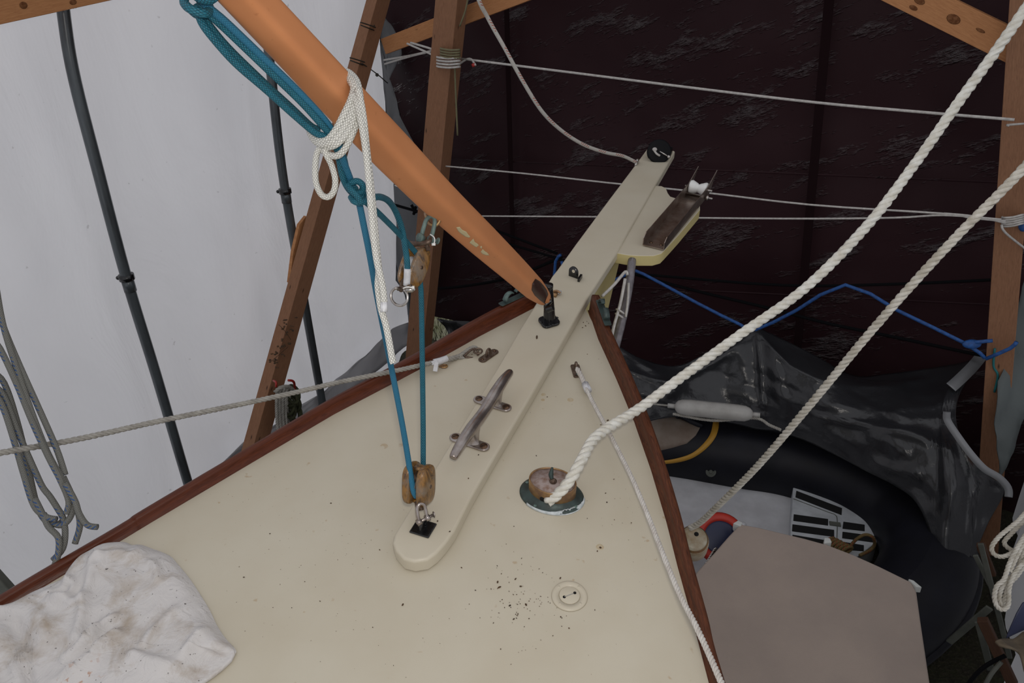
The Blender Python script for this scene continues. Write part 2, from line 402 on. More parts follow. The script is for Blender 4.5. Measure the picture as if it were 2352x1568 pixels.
def mk(name, mb, mat, parent=None, label=None, cat=None, group=None, kind=None, smooth_=True, bevel=0.0, sub=0, solid=0.0):
    if parent is not None: org = LOC[parent.name]
    else:
        lo = min(mb.v, key=lambda p: p.z); org = V((sum(p.x for p in mb.v)/len(mb.v), sum(p.y for p in mb.v)/len(mb.v), lo.z))
    me = bpy.data.meshes.new(name); me.from_pydata([p-org for p in mb.v], [], mb.f)
    uvl = me.uv_layers.new(name='UVMap')
    for lp in me.loops: uvl.data[lp.index].uv = mb.uv[lp.vertex_index]
    for m_ in (mat if isinstance(mat, (list, tuple)) else [mat]): me.materials.append(M[m_])
    for p, k in zip(me.polygons, mb.mi): p.material_index = k; p.use_smooth = smooth_
    o = link(bpy.data.objects.new(name, me)); LOC[o.name] = org
    if parent is not None: o.parent = parent
    else: o.location = org
    bm = bmesh.new(); bm.from_mesh(me); bmesh.ops.recalc_face_normals(bm, faces=bm.faces); bm.to_mesh(me); bm.free()
    if solid: q = o.modifiers.new('thickness', 'SOLIDIFY'); q.thickness = solid; q.offset = 0
    if bevel:
        q = o.modifiers.new('bevel', 'BEVEL'); q.width = bevel; q.segments = 3; q.limit_method = 'ANGLE'; q.angle_limit = .6
    if sub: q = o.modifiers.new('sub', 'SUBSURF'); q.levels = sub; q.render_levels = sub
    if smooth_ and bevel:
        for p in me.polygons: p.use_smooth = True
        q = o.modifiers.new('wn', 'WEIGHTED_NORMAL')
    if label: o['label'] = label
    if cat: o['category'] = cat
    if group: o['group'] = group
    if kind: o['kind'] = kind
    return o
def grid(cols, rows, fn):
    mb = MB(); vs = []; uv = []
    for j in range(rows+1):
        for i in range(cols+1):
            vs.append(fn(i/cols, j/rows)); uv.append((i/cols, j/rows))
    fs = [(j*(cols+1)+i, j*(cols+1)+i+1, (j+1)*(cols+1)+i+1, (j+1)*(cols+1)+i) for j in range(rows) for i in range(cols)]
    return mb.add(vs, fs, uv)
def timber(name, a, b, wpx, tpx, label, cat='timber', mat='pine', ref=None, exa=0.0, exb=0.0, group=None, toground=False, parent=None, nrm_=None):
    """a squared timber between two world points; wpx = width seen, tpx = thickness, in metres"""
    a = V(a); b = V(b); y = (b-a).normalized()
    if toground: b = b + y*max(0, (b.z-.0)/(-y.z)) if y.z < 0 else b; exa = 1.6
    a = a-y*exa; b = b+y*exb
    L = (b-a).length; n = nrm_ or MN
    Mx = frame((a+b)/2, y, n); mb = MB().box(Mx, wpx, L, tpx)
    return mk(name, mb, mat, parent, label, None if parent else cat, group, smooth_=False, bevel=.003)
def segd(p, a, b):
    ab = b-a; t = max(0, min(1, (p-a).dot(ab)/max(1e-9, ab.dot(ab)))); return (p-(a+ab*t)).length
nz = lambda p, s=1.0: noise.noise(p*s)

# ------------------------------------------------------------------ the setting
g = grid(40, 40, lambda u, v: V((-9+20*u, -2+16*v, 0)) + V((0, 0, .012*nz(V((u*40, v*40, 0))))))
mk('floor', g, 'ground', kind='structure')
SL = (C_-A_).length; WTOP = 6.0
def lwall(u, v):
    s = -6+(SL+6)*u; z = WTOP*v
    p = A_+LD*s+V((0, 0, z))
    d = .03*math.sin(s*9+.8*math.sin(z*1.3))*.5+.05*nz(V((s*1.4, z*.5, 3)))+.018*nz(V((s*5, z*1.2, 7)))
    d += .03*max(0, 1-z/.5)*math.sin(s*13)
    return p+LN*(d-.02)
mk('wall_left', grid(170, 90, lwall), 'tarpw', kind='structure')
def mwall(u, v):
    s = -.05+(WID+2.0)*u
    zb = .34 if s < .55 else max(0.0, .34-(s-.55)*.8)
    z = zb+(5.6-zb)*v; p = C_+MD*s+V((0, 0, z))
    d = .05*nz(V((s*.9, z*1.1, 1)))+.015*nz(V((s*3+z, z*3, 4)))
    if s < 1.3 and z > 1.5: d += .04*math.sin((s*1.2+z*.7)*7)*(1.3-s)
    return p+MN*d
mk('wall_back', grid(120, 90, mwall), 'maroon', kind='structure')
# dark seams that hang down the back wall
for nm, (xa, ya), (xb, yb), wd in (('trim_1', (1162, -40), (1182, 740), .035), ('trim_2', (1908, -40), (1826, 860), .05)):
    a = WM(xa, ya, .075); b = WM(xb, yb, .075); mb = MB().box(frame((a+b)/2, b-a, MN), wd, (b-a).length, .006)
    mk(nm, mb, 'seam' if 'seam' in M else 'void', kind='structure', smooth_=False)
for nm, pa, pb in (('trim_3', (960, 362), (2330, 420)), ('trim_4', (1040, 640), (2290, 700))):
    a = WM(*pa, .07); b = WM(*pb, .07); mk(nm, MB().box(frame((a+b)/2, b-a, MN), .012, (b-a).length, .004), 'maroon', kind='structure')
def rwall(u, v):
    s = 5.5*u; z = 1.02*v; p = C2-LD*s+V((0, 0, z)); d = .04*nz(V((s*2, z*.6, 9)))+.02*math.sin(s*14+z)
    return p-LN*(d-.02)
mk('wall_right', grid(90, 24, rwall), 'tarpw', kind='structure')

def patch(name, pxs, fn, mat, parent=None, th=.004, depth=.02, **kw):
    P = [fn(x, y) for x, y in pxs]; n = len(P); c = sum(P, V((0, 0, 0)))/n
    mb = MB(); nn = (P[1]-P[0]).cross(P[2]-P[0]).normalized()
    if nn.dot(CAM-c) < 0: nn = -nn
    bm = bmesh.new(); bv = [bm.verts.new(p) for p in P]; f = bm.faces.new(bv)
    bmesh.ops.triangulate(bm, faces=[f]); bmesh.ops.subdivide_edges(bm, edges=bm.edges[:], cuts=4, use_grid_fill=True)
    vs = [v.co+nn*depth*(nz(v.co, 4.5)+.5*nz(v.co, 11)) for v in bm.verts]
    bm.verts.index_update(); fs = [tuple(v.index for v in f.verts) for f in bm.faces]; bm.free()
    mb.add(vs, fs, [(v.x, v.z) for v in vs])
    return mk(name, mb, mat, parent, solid=th, **kw)

patch('wall_tarp_fold', [(470, 1090), (560, 1015), (640, 975), (740, 897), (800, 855), (860, 795), (905, 755), (945, 735), (965, 765), (930, 800), (860, 862), (800, 905), (740, 955), (650, 1025), (560, 1085)],
      lambda x, y: WL(x, y, .07), 'greyfold', depth=.04, label='grey rolled fold along the foot of the white tarp wall', cat='tarp')
patch('grey_tarp_flap', [(868, 18), (884, 38), (905, 80), (922, 126), (903, 168), (893, 192), (912, 235), (947, 345), (985, 420), (905, 425), (893, 282), (884, 173), (880, 135), (869, 77)],
      lambda x, y: WM(x, y, .16), 'greyback', depth=.05, label='grey folded tarp edge where white wall meets maroon wall, beside the topmost cord', cat='tarp', group='grey tarp flaps in the left corner')
patch('grey_tarp_flap', [(905, 425), (940, 440), (985, 500), (1000, 640), (985, 705), (962, 745), (945, 740), (915, 640)],
      lambda x, y: WM(x, y, .16), 'greyback', depth=.05, label='grey tarp bunched in the corner behind the upper pulley block', cat='tarp', group='grey tarp flaps in the left corner')
patch('grey_tarp_skirt', [(1003, 732), (1050, 736), (1105, 742), (1160, 745), (1120, 800), (1050, 815), (1034, 785)],
      lambda x, y: WM(x, y, .12), 'greytarp', depth=.05, label='dark grey tarp skirt under the maroon wall beside the grass gap', cat='tarp')

# posts and beams
def lp(x, y): return WL(x, y, .3)
t = thing('timber_brace', 'leaning brown timber against the white wall with a plywood gusset halfway up', 'timber', WL(640, 850, .3))
timber('beam', WL(890, -75, .3), WL(584, 1030, .3), .125, .09, None, mat='pinedark', nrm_=LN, toground=True, parent=t)
mb = MB().prism([(x, y) for x, y in ((-.07, -.19), (.06, -.23), (.10, -.16), (.09, .02), (.05, .22), (-.05, .24), (-.085, .1))], -.012, .012, frame(WL(694, 578, .22), WL(660, 700, .22)-WL(725, 460, .22), LN))
mk('gusset', mb, 'pine', t, smooth_=False)
mb = MB()
for (x0, y0, x1, y1) in ((808, 133, 833, 142), (832, 52, 858, 62)):
    a = WL(x0-4, y0, .36); b = WL(x1, y1, .36); mb.tube([a+LN*.0, a+LN*.012, b+LN*.012, b], .004, 6, sm=3); mb.tube([a+V((0, 0, -.015)), b+V((0, 0, -.02))], .004, 6, sm=0)
mb.tube([WL(831, 145, .36), WL(866, 170, .3), WL(889, 190, .25)], .004, 6); mb.ell(WL(866, 172, .3), camv(1, 0)*.012, camv(0, 1)*.012, camv(0, 0, 1)*.01)
mb.tube([WL(858, 60, .36), WL(880, 40, .2)], .003, 6, sm=0)
mk('tie_wire', mb, 'wire', label='dark twine tied round the leaning brown timber near its top', cat='twine')
timber('timber_post', WM(1046, -90, .62), WM(962, 800, .62), .155, .12, 'upright brown timber post wrapped with white and olive cord', mat='pinedark', group='upright timber posts', toground=True)
timber('timber_brace', WM(885, 106, .45), WM(1240, -30, .45), .10, .05, 'orange brown diagonal timber behind the cord-wrapped post', mat='pine', exb=1.2)
timber('timber_post', WM(2362, -60, .45), WM(2294, 860, .45), .125, .09, 'upright timber post at the right end of the maroon wall', mat='pinedark', group='upright timber posts', toground=True)
brc = timber('timber_brace', WM(1990, -60, .38), WM(2350, 118, .38), .135, .05, 'knotty diagonal timber meeting the right-hand post at the top', mat='pine', exa=1.4)
def knots(par, pts, fn, off, nn, dr):
    for x, y, a, b in pts:
        c = fn(x, y, off); d = dr.normalized(); e = nn.cross(d)
        mk('knot', MB().ell(c, d*a, e*b, nn*.0012, 16, 6), 'knotwood', par)
knots(brc, [(2190, 44, .032, .020), (2112, 2, .026, .014), (2098, 18, .02, .010), (2252, 70, .022, .007)], WM, .407, MN, WM(2350, 118)-WM(1990, -60))
tbm = timber('timber_beam', WL(-120, 34, .5), WL(330, -56, .5), .13, .06, 'knotty horizontal timber in the top left corner above the grey poles', mat='pine', exa=.8, exb=1.2, nrm_=LN)
knots(tbm, [(54, 12, .016, .013), (168, 5, .016, .010)], WL, .532, LN, WL(330, -56)-WL(-120, 34))
a = WL(-60, 62, .5); b = WL(175, 14, .5); mk('cord', MB().laid([a, b], .008), 'strand_small', label='pale cord along the underside of the top left timber', cat='cord')

def pole(pts, r, label, coup):
    t = thing('tent_pole', label, 'pole', pts[-1], 'grey tent poles'); mk('tube', MB().tube(pts, r, 16, sm=5), 'pipe', t)
    for (p, q) in coup:
        mk('coupler', MB().tube([p, q], r*1.12, 16, sm=0), 'pipe', t)
        c = p; mb = MB().tube([c+(q-p).normalized()*.01, c-(q-p).normalized()*.02], r*1.4, 14, sm=0); mb.ell(c+LN*.0+camv(-1, 0)*r*1.6, camv(1, 0)*.012, camv(0, 1)*.012, camv(0, 0, 1)*.012, 8, 6)
        mk('clamp', mb, 'black', t)
def wl(x, y): return WL(x, y, .14)
pole([wl(128, -420), wl(140, -60), wl(150, 60), wl(172, 185), wl(222, 380), wl(291, 640), wl(360, 865), wl(432, 1110), wl(470, 1235)], .029, 'curved grey tent pole nearer the left edge against the white wall', [(wl(291, 638), wl(300, 668))])
pole([wl(592, -260), wl(612, 60), wl(625, 190), wl(640, 330), wl(657, 450), wl(690, 640), wl(718, 800), wl(742, 935), wl(760, 1040)], .029, 'grey tent pole behind the leaning brown timber', [(wl(655, 440), wl(659, 465))])
mk('tent_pole', MB().tube([wl(940, 640), wl(945, 740), wl(958, 860)], .026, 14), 'pipe', label='short grey tent pole in the corner beside the grass gap', cat='pole', group='grey tent poles')

# ------------------------------------------------------------------ the sailing boat
boat = thing('sailboat', 'cream decked sailing boat foredeck with varnished wooden bulwarks and long bow plank', 'boat', D(1290, 690))
dl = [(291, 1234), (347, 1200), (583, 1060), (768, 951), (900, 882), (1000, 829), (1100, 773), (1219, 711), (1272, 684)]
dr = [(1335, 690), (1360, 738), (1374, 779), (1415, 869), (1457, 970), (1495, 1079), (1531, 1200), (1556, 1300), (1592, 1430), (1628, 1568)]
EL = [V(d2(*p)) for p in dl]; ER = [V(d2(*p)) for p in dr]
e = (EL[0]-EL[2]).normalized(); EL = [EL[0]+e*1.6+V((.25, 0)), EL[0]+e*.9+V((.05, 0)), EL[0]+e*.35] + EL
e = (ER[-1]-ER[-3]).normalized(); ER = ER + [ER[-1]+e*.5+V((.02, 0)), ER[-1]+e*1.3+V((.06, 0))]
bowp = V(d2(1308, 668))
loop = EL+[bowp]+ER
mk('deck', MB().prism([(p.x, p.y) for p in loop], -.03, 0, frame(dk(0, 0), YD, DN)), 'deck', boat, smooth_=False, label='cream painted foredeck')
def rail(edge, sgn, hs, cap, mat, label, pw=1.0):
    E2 = [V((p.x, p.y, 0)) for p in edge]; E2 = smooth(E2, 5); n = len(E2); mb = MB(); vs = []; uv = []; L = 0
    m_ = lambda t: [(-.002, -.02), (.003, 0), (.007, .85), (.009, 1.0), (.012, 1.06), (W_(t)-.006, 1.02), (W_(t), .85), (W_(t), .45), (W_(t)-.004, .35), (W_(t)-.004, -1.2)]
    W_ = lambda t: cap[0]+(cap[1]-cap[0])*t
    for i, p in enumerate(E2):
        q = E2[min(i+1, n-1)]-E2[max(i-1, 0)]; q.normalize(); o = V((q.y, -q.x, 0))*sgn
        t = i/(n-1); h = hs[0]+(hs[1]-hs[0])*t**pw; prof = m_(t)
        if i: L += (p-E2[i-1]).length
        for k, (a, b) in enumerate(prof):
            c = p+o*a; vs.append(dk(c.x, c.y, b*h if b > 0 else b*.05)); uv.append((k*.09, L*2))
    m = len(prof); fs = [(i*m+k, i*m+k+1, (i+1)*m+k+1, (i+1)*m+k) for i in range(n-1) for k in range(m-1)]
    fs += [tuple(range(m))[::-1], tuple((n-1)*m+k for k in range(m))]
    mb.add(vs, fs, uv); return mk('bulwark', mb, mat, boat, label=label)
railL = rail(EL[:-1]+[V(d2(1242, 699))], -1, (.018, .062), (.028, .037), 'mahog', 'dark varnished bulwark on the left side', 1.4)
railR = rail([V(d2(1351, 712))]+ER[1:], -1, (.060, .018), (.040, .024), 'mahog_worn', 'worn brown bulwark on the right side')
# hull below
lv = []; HL = EL+[bowp]+ER
cl0 = V(d2(1308, 668))
for (h, k, aft) in ((-.035, -.045, 0), (-.3, .05, .05), (-.8, .42, .2), (-1.35, .82, .4), (-2.2, .97, .55)):
    row = []
    for p in HL:
        s = (p-cl0).dot(AX); c = cl0+AX*s; q = p.lerp(c, k)-AX*aft*max(0, 1+s*.4)*.6
        P3 = dk(q.x, q.y, h); P3.z = max(P3.z, .02); row.append(P3)
    lv.append(row)
mb = MB(); n = len(HL); mb.add([p for r in lv for p in r], [(j*n+i, j*n+i+1, (j+1)*n+i+1, (j+1)*n+i) for j in range(4) for i in range(n-1)])
mk('hull', mb, 'hull', boat, label='pale hull under the bulwarks')
# bow plank
ph = .042
pl = [(904, 1229), (944, 1163), (995, 1080), (1078, 948), (1151, 829), (1191, 760), (1224, 707), (1268, 633), (1281, 617), (1322, 560), (1380, 482), (1470, 363), (1489, 337),
      (1551, 346), (1505, 426), (1417, 580), (1372, 649), (1351, 682), (1300, 770), (1222, 905), (1127, 1065), (1082, 1143), (1044, 1218), (1023, 1247), (1003, 1269), (982, 1284), (952, 1289), (927, 1283), (909, 1263), (902, 1246)]
DF = frame(dk(0, 0), YD, DN)
plank = mk('bow_plank', MB().prism([d2(x, y, ph) for x, y in pl], .0005, ph, DF), 'plank', boat, bevel=.008, label='long cream plank with rounded inner end')
pf = [(1490, 432), (1505, 426), (1520, 427), (1530, 432), (1534, 443), (1540, 451), (1553, 455), (1575, 452), (1600, 460), (1608, 471), (1608, 481), (1560, 538), (1528, 573), (1519, 582), (1501, 587), (1467, 587), (1440, 585), (1412, 580), (1440, 520)]
plat = mk('anchor_platform', MB().prism([d2(x, y, .034) for x, y in pf], -.012, .034, DF, side=1), ['plank', 'yellow'], boat, bevel=.003, label='side platform with yellowed cream edge')
# stem bracket under the plank
o = D(1328, 655, 0); mb = MB()
SBF = Matrix(((PY.x, DN.x, PX.x, o.x), (PY.y, DN.y, PX.y, o.y), (PY.z, DN.z, PX.z, o.z), (0, 0, 0, 1)))
mb.prism([(-.12, -.001), (1.1, -.001), (1.0, -.03), (.40, -.10), (.22, -.30), (.05, -.7), (-.12, -.7)], -.055, .06, SBF)
# (in that frame local x runs along the plank after the swap)
mk('stem_bracket', mb, 'yellow', boat, smooth_=False, label='yellowed bracket below the plank')
# anchor roller channel
c0 = D(1500, 570, .036); c1 = D(1597, 455, .036); cy_ = (c1-c0).normalized(); CF = frame(c0, cy_, DN); LC = (c1-c0).length; hw = .043
ch = mk('roller_channel', MB().box(CF, 2*hw, LC, .004, (0, LC/2, .004)), 'chanl', boat, smooth_=False, label='stainless U channel on the platform')
for sx in (-1, 1):
    mb = MB().prism([(0.0, .0), (LC+.05, .0), (LC+.14, .085), (LC+.02, .05), (.025, .045), (0, .03)], -.0015, .0015, CF @ Matrix(((0, 0, 1, sx*hw), (1, 0, 0, 0), (0, 1, 0, .004), (0, 0, 0, 1))))
    mk('channel_side', mb, 'chanl', ch, smooth_=False)
RF = CF @ Matrix.Translation((0, LC+.03, .035)) @ Matrix.Rotation(math.pi/2, 4, 'Y')
mk('roller', MB().lathe(RF, [(.029, -.038), (.031, -.03), (.022, -.008), (.017, 0), (.022, .008), (.031, .03), (.029, .038)], 24), 'plastic', ch, label='white waisted nylon roller')
mk('roller_axle', MB().lathe(RF, [(.006, -.06), (.006, .062)], 12), 'steel', ch)
RF2 = CF @ Matrix.Translation((0, LC-.01, .018)) @ Matrix.Rotation(math.pi/2, 4, 'Y')
mk('cross_bolt', MB().lathe(RF2, [(.007, -.05), (.007, .05), (.012, .05), (.012, .06), (.006, .06), (.006, .078)], 12), 'steel', ch)
for a, b in ((-.02, .03), (.022, .03), (.02, .1)):
    mk('channel_screw', MB().lathe(CF @ Matrix.Translation((a, b, .006)), [(.008, 0), (.006, .003)], 12), 'screw', ch)
# furler drum
dc = D(1514, 348, .085); dax = (DN*.42-YD*.9).normalized(); FD = frame(dc, XD, dax)
dr_ = mk('furler_drum', MB().lathe(FD, [(.02, -.05), (.05, -.045), (.054, -.035), (.03, -.03), (.03, -.008), (.055, -.006), (.058, 0), (.056, .006), (.05, .008), (.012, .008)], 36), 'drum', boat, label='black furling drum')
mk('drum_bracket', MB().box(frame(D(1530, 352, .05), PY, DN), .05, .06, .05), 'black', dr_, smooth_=False)
mb = MB(); a = dc+dax*.012
mb.tube([a+camv(-1, .3)*.03, a+camv(-.3, -.2)*.02+dax*.01, a+camv(.0, -1)*.02], .005, 8); mb.ell(a+camv(-1, .4)*.026+dax*.004, camv(1, 0)*.012, camv(0, 1)*.010, dax*.008, 10, 8)
mk('drum_lashing', mb, 'cordwhite', dr_)
mb = MB().tube([a, a+camv(.6, -.35)*.05], .0035, 8, sm=0); mb.ell(a+camv(.6, -.35)*.05+dax*.003, camv(1, 0)*.009, camv(0, 1)*.009, dax*.007, 10, 8)
mk('drum_pin', mb, 'steel', dr_)
# small black tang and pedestal
T = frame(D(1317, 636, ph), PX*.9+PY*-.25, DN); T2 = T @ Matrix(((0, 0, 1, 0), (1, 0, 0, 0), (0, 1, 0, 0), (0, 0, 0, 1)))
arc = [(-.019, 0), (-.019, .022)] + [(.019*math.cos(math.radians(a)), .022+.019*math.sin(math.radians(a))) for a in range(165, 0, -15)] + [(.019, .022), (.019, 0)]
tg = mk('tang', MB().prism([(q[0], q[1]*1.05) for q in arc], -.003, .003, T2), 'black', boat, label='black eye tang standing on the plank')
for s_ in (1,): mk('tang_hole', MB().lathe(T2 @ Matrix.Translation((.001, .026, 0)), [(.0065, -.0036), (.0065, .0036)], 14), 'plank', tg, smooth_=False)
mk('tang_wedge', MB().box(frame(D(1332, 640, ph+.004), PY, DN), .008, .035, .02), 'black', tg, smooth_=False)
PF = frame(D(1261, 740, ph), PX, DN)
bp = []
for k in range(28):
    a = 2*math.pi*k/28; r_ = .036*(1+.10*math.cos(4*a)); bp.append((r_*1.05*math.cos(a), r_*.95*math.sin(a)))
ped = mk('boom_pedestal', MB().prism(bp, 0, .009, PF), 'black', boat, bevel=.003, label='black pedestal that carries the boom end')
base = D(1262, 738, ph); top = base+DN*.135-PX*.006
mk('post', MB().tube([base, base.lerp(top, .45), top], [.022, .0175, .0125], 20, sm=6), 'black', ped)
mk('post_cap', MB().tube([top-DN*.004, top+(top-base).normalized()*.008], .0145, 18, sm=0), 'black', ped)
for k in range(4):
    a = math.pi/4+k*math.pi/2; mk('pedestal_screw', MB().lathe(PF @ Matrix.Translation((.032*math.cos(a), .03*math.sin(a), .009)), [(.005, 0), (.003, .003)], 10), 'black', ped)
bc = D(1275, 678, ph); mb = MB().box(frame(bc, PX, DN), .028, .016, .012, (0, 0, .006)); mb.tube([bc+PX*-.01+DN*.012, bc+PX*.005+DN*.02, bc+PX*.02+DN*.014], .004, 8)
mk('brass_clip', mb, 'brass', boat, label='small tarnished brass clip beside the pedestal')
mk('clip_tape', MB().box(frame(bc+PX*.008+PY*.012, PX, DN), .012, .02, .01, (0, 0, .008)), 'tape', boat)
# horn cleat
hA = V(d2(1172, 848, .105)); hB = V(d2(1040, 1045, .105)); hx = (XD*(hA-hB).x+YD*(hA-hB).y).normalized()
fA = (V(d2(1162, 937, .045))+V(d2(1100, 918, .045)))/2; fB = (V(d2(1110, 1024, .045))+V(d2(1047, 1008, .045)))/2
HA = dk(hA.x, hA.y, .098); HB = dk(hB.x, hB.y, .098); Lh = (HA-HB).length
cl = thing('deck_cleat_tmp', 'x', 'x', D(1105, 970, ph)); bpy.data.objects.remove(cl)
pts = [HB+(HA-HB)*t+DN*zz for t, zz in ((0, -.004), (.03, -.001), (.15, .004), (.3, .002), (.5, -.004), (.7, .002), (.85, .004), (.97, -.001), (1, -.004))]
rr = [.0095, .0125, .0155, .0175, .0165, .0175, .0155, .0125, .0095]
clt = mk('horn_cleat', MB().tube(pts, rr, 20, sm=6, up=DN), 'cleat', boat, label='large worn stainless horn cleat on the plank')
for f_, t_ in ((fA, .79), (fB, .37)):
    foot = dk(f_.x, f_.y, ph); hp = HB+(HA-HB)*t_; up_ = hp-foot; sd = (V(d2(1162, 937, .045))-V(d2(1100, 918, .045)))
    sx = (XD*sd.x+YD*sd.y).normalized(); half = sd.length/2
    FF = frame(foot, sx.cross(DN)*-1, DN)
    oval = [((half*.98+(.0155*math.cos(a) if True else 0))*1 if abs(a) < math.pi/2 else -(half*.98)+.0155*math.cos(a), .0155*math.sin(a)) for a in [math.radians(d) for d in range(-90, 91, 15)]]
    oval = [(half+.0165*math.cos(math.radians(d)), .0165*math.sin(math.radians(d))) for d in range(-90, 91, 15)] + [(-half+.0165*math.cos(math.radians(d)), .0165*math.sin(math.radians(d))) for d in range(90, 271, 15)]
    yv = DN.cross(sx)
    FM = Matrix(((sx.x, yv.x, DN.x, foot.x), (sx.y, yv.y, DN.y, foot.y), (sx.z, yv.z, DN.z, foot.z), (0, 0, 0, 1)))
    mk('foot_plate', MB().prism(oval, 0, .008, FM), 'cleat', clt, bevel=.003)
    # leg: loft of rounded sections from the foot to the horn
    vs = []; fs = []; N = 20; steps = 7
    for j in range(steps):
        t = j/(steps-1); c = foot.lerp(hp, t**1.25)+DN*.004*(1-t)+sx*.004*math.sin(math.pi*t)
        fl_ = (1-t)**2.2; ax_ = .0105+.022*fl_; ay_ = .013+.003*(1-t) + .022*t**2
        for i in range(N):
            a = 2*math.pi*i/N; vs.append(c+sx*ax_*math.cos(a)+yv*ay_*math.sin(a))
    fs = [(j*N+i, j*N+(i+1) % N, (j+1)*N+(i+1) % N, (j+1)*N+i) for j in range(steps-1) for i in range(N)]
    mk('cleat_leg', MB().add(vs, fs), 'cleat', clt, sub=1)
    for s_ in (-1, 1):
        mb = MB().lathe(FM @ Matrix.Translation((s_*half, 0, .0075)), [(.0115, 0), (.0105, .0018), (.004, .0024)], 18)
        q = mk('cleat_screw', mb, 'screw', clt)
        mb = MB().box(FM @ Matrix.Translation((s_*half, 0, .0098)) @ Matrix.Rotation(.9, 4, 'Z'), .017, .0016, .001); mb.cur = 0
        mk('cleat_screw', mb, 'void', clt, smooth_=False)
# eye plate at the inner end of the plank
EP = frame(D(972, 1214, ph), PY, DN)
ep = mk('eye_plate', MB().prism([(-.026, -.024), (.026, -.024), (.026, .024), (-.026, .024)], 0, .005, EP @ Matrix.Rotation(.0, 4, 'Z')), 'black', boat, bevel=.004, label='black painted square eye plate')
mk('eye', MB().tube([EP @ V((.0, -.012, .004)), EP @ V((0, -.01, .02)), EP @ V((0, 0, .027)), EP @ V((0, .01, .02)), EP @ V((0, .012, .004))], .0045, 10), 'black', ep)
# hawse pipe
HP = frame(D(1267, 1137, 0), PY, DN)
fz = mk('hawse_flange', MB().lathe(HP, [(1, 0), (1, .003), (.93, .006), (.75, .009), (.70, .016)], 48, .086, .066), 'verdi', boat, label='green tarnished oval flange of the chain pipe')
mb = MB(); 
for k in range(22):
    pass
arcp = []
for k in range(40):
    a = math.radians(-125+k*3.6); wv = .0025+.011*math.exp(-((k-24)/9)**2)*(1+.5*nz(V((k*.6, 1, 2))))
    arcp.append((a, wv))
vs = []; fs = []
for i, (a, wv) in enumerate(arcp):
    for r_ in (0.0, 1.0):
        rx = .088-wv*r_; ry = .068-wv*r_; vs.append(HP @ V((rx*math.cos(a), ry*math.sin(a), .001 if r_ == 0 else .0075)))
fs = [(2*i, 2*i+1, 2*i+3, 2*i+2) for i in range(len(arcp)-1)]
mk('flange_paint_chips', MB().add(vs, fs), 'chalk', fz, solid=.001, label='chipped white paint round the flange rim')
cw = mk('hawse_cowl', MB().lathe(HP @ Matrix.Translation((0, .004, 0)), [(.98, .008), (1, .014), (1, .047), (.985, .050), (.95, .050), (.93, .046)], 48, .063, .047, close=False), 'brass', fz, label='brass cowl')
mk('cowl_lid', MB().lathe(HP @ Matrix.Translation((0, .004, 0)), [(.93, .040), (.93, .0465), (.1, .0475)], 48, .063, .047), 'lid', fz, label='mottled brown lid')
kn = HP @ V((.002, .002, .047))
mk('lid_knob', MB().lathe(frame(kn, PY, DN), [(.009, 0), (.010, .004), (.007, .008), (.004, .011)], 16), 'bronze', fz)
mk('lid_lanyard', MB().tube([kn+DN*.01-PX*.004, kn+DN*.02-PX*.006+YD*.006, kn+DN*.038-PX*.003+YD*.012], [.005, .007, .003], 8), 'verdi', fz)
for a in (-20, 165, 250, 60):
    mk('flange_screw', MB().lathe(HP @ Matrix.Translation((.076*math.cos(math.radians(a)), .058*math.sin(math.radians(a)), .005)), [(.0055, 0), (.004, .003)], 12), 'verdi2', fz)
hole = D(1253, 1146, .021)
mk('cowl_opening', MB().ell(hole+YD*.003, XD*.015, DN*.0145, YD*.008, 18, 10), 'void', fz, label='black rope opening')
# deck plate with cap
DP = frame(D(1308, 1369, 0), YD, DN)
dp = mk('deck_plate', MB().lathe(DP, [(.0415, 0), (.0405, .003), (.037, .0045), (.025, .0045), (.0245, .002), (.002, .002)], 48), 'plank', boat, label='round cream screw plate in the deck')
mk('plate_cap', MB().lathe(DP, [(.0236, .001), (.0236, .0042), (.0225, .0048), (.002, .0048)], 40), 'plank', dp)
CPF = DP @ Matrix.Rotation(math.radians(24), 4, 'Z')
mk('cap_slot', MB().box(CPF, .026, .0022, .0012, (0, 0, .0048)), 'strand_grey', dp, smooth_=False)
for s_ in (-1, 1): mk('cap_hole', MB().lathe(CPF @ Matrix.Translation((s_*.0135, 0, .0045)), [(.0036, 0), (.0036, .0009)], 16), 'void', dp, smooth_=False)
for k in range(4):
    a = math.radians(45+90*k); mk('plate_screw', MB().lathe(DP @ Matrix.Translation((.0325*math.cos(a), .0325*math.sin(a), .004)), [(.0034, 0), (.0028, .0012)], 12), 'plank', dp)
# rusty marks
M['stain'] = simple('rust_mark', (.46, .36, .22), .6, col2=(.52, .46, .34), sc_=160)
for x, y, r_ in ((1248, 906, .0075), (1247, 918, .006), (1310, 918, .010), (1378, 1256, .010), (1160, 951, .004)):
    mk('rust_mark', MB().lathe(frame(D(x, y, 0), YD, DN), [(r_, 0), (r_*.8, .0004), (r_*.3, .0004)], 9), 'stain', boat, smooth_=False, label='faint tan rust mark in the deck paint')
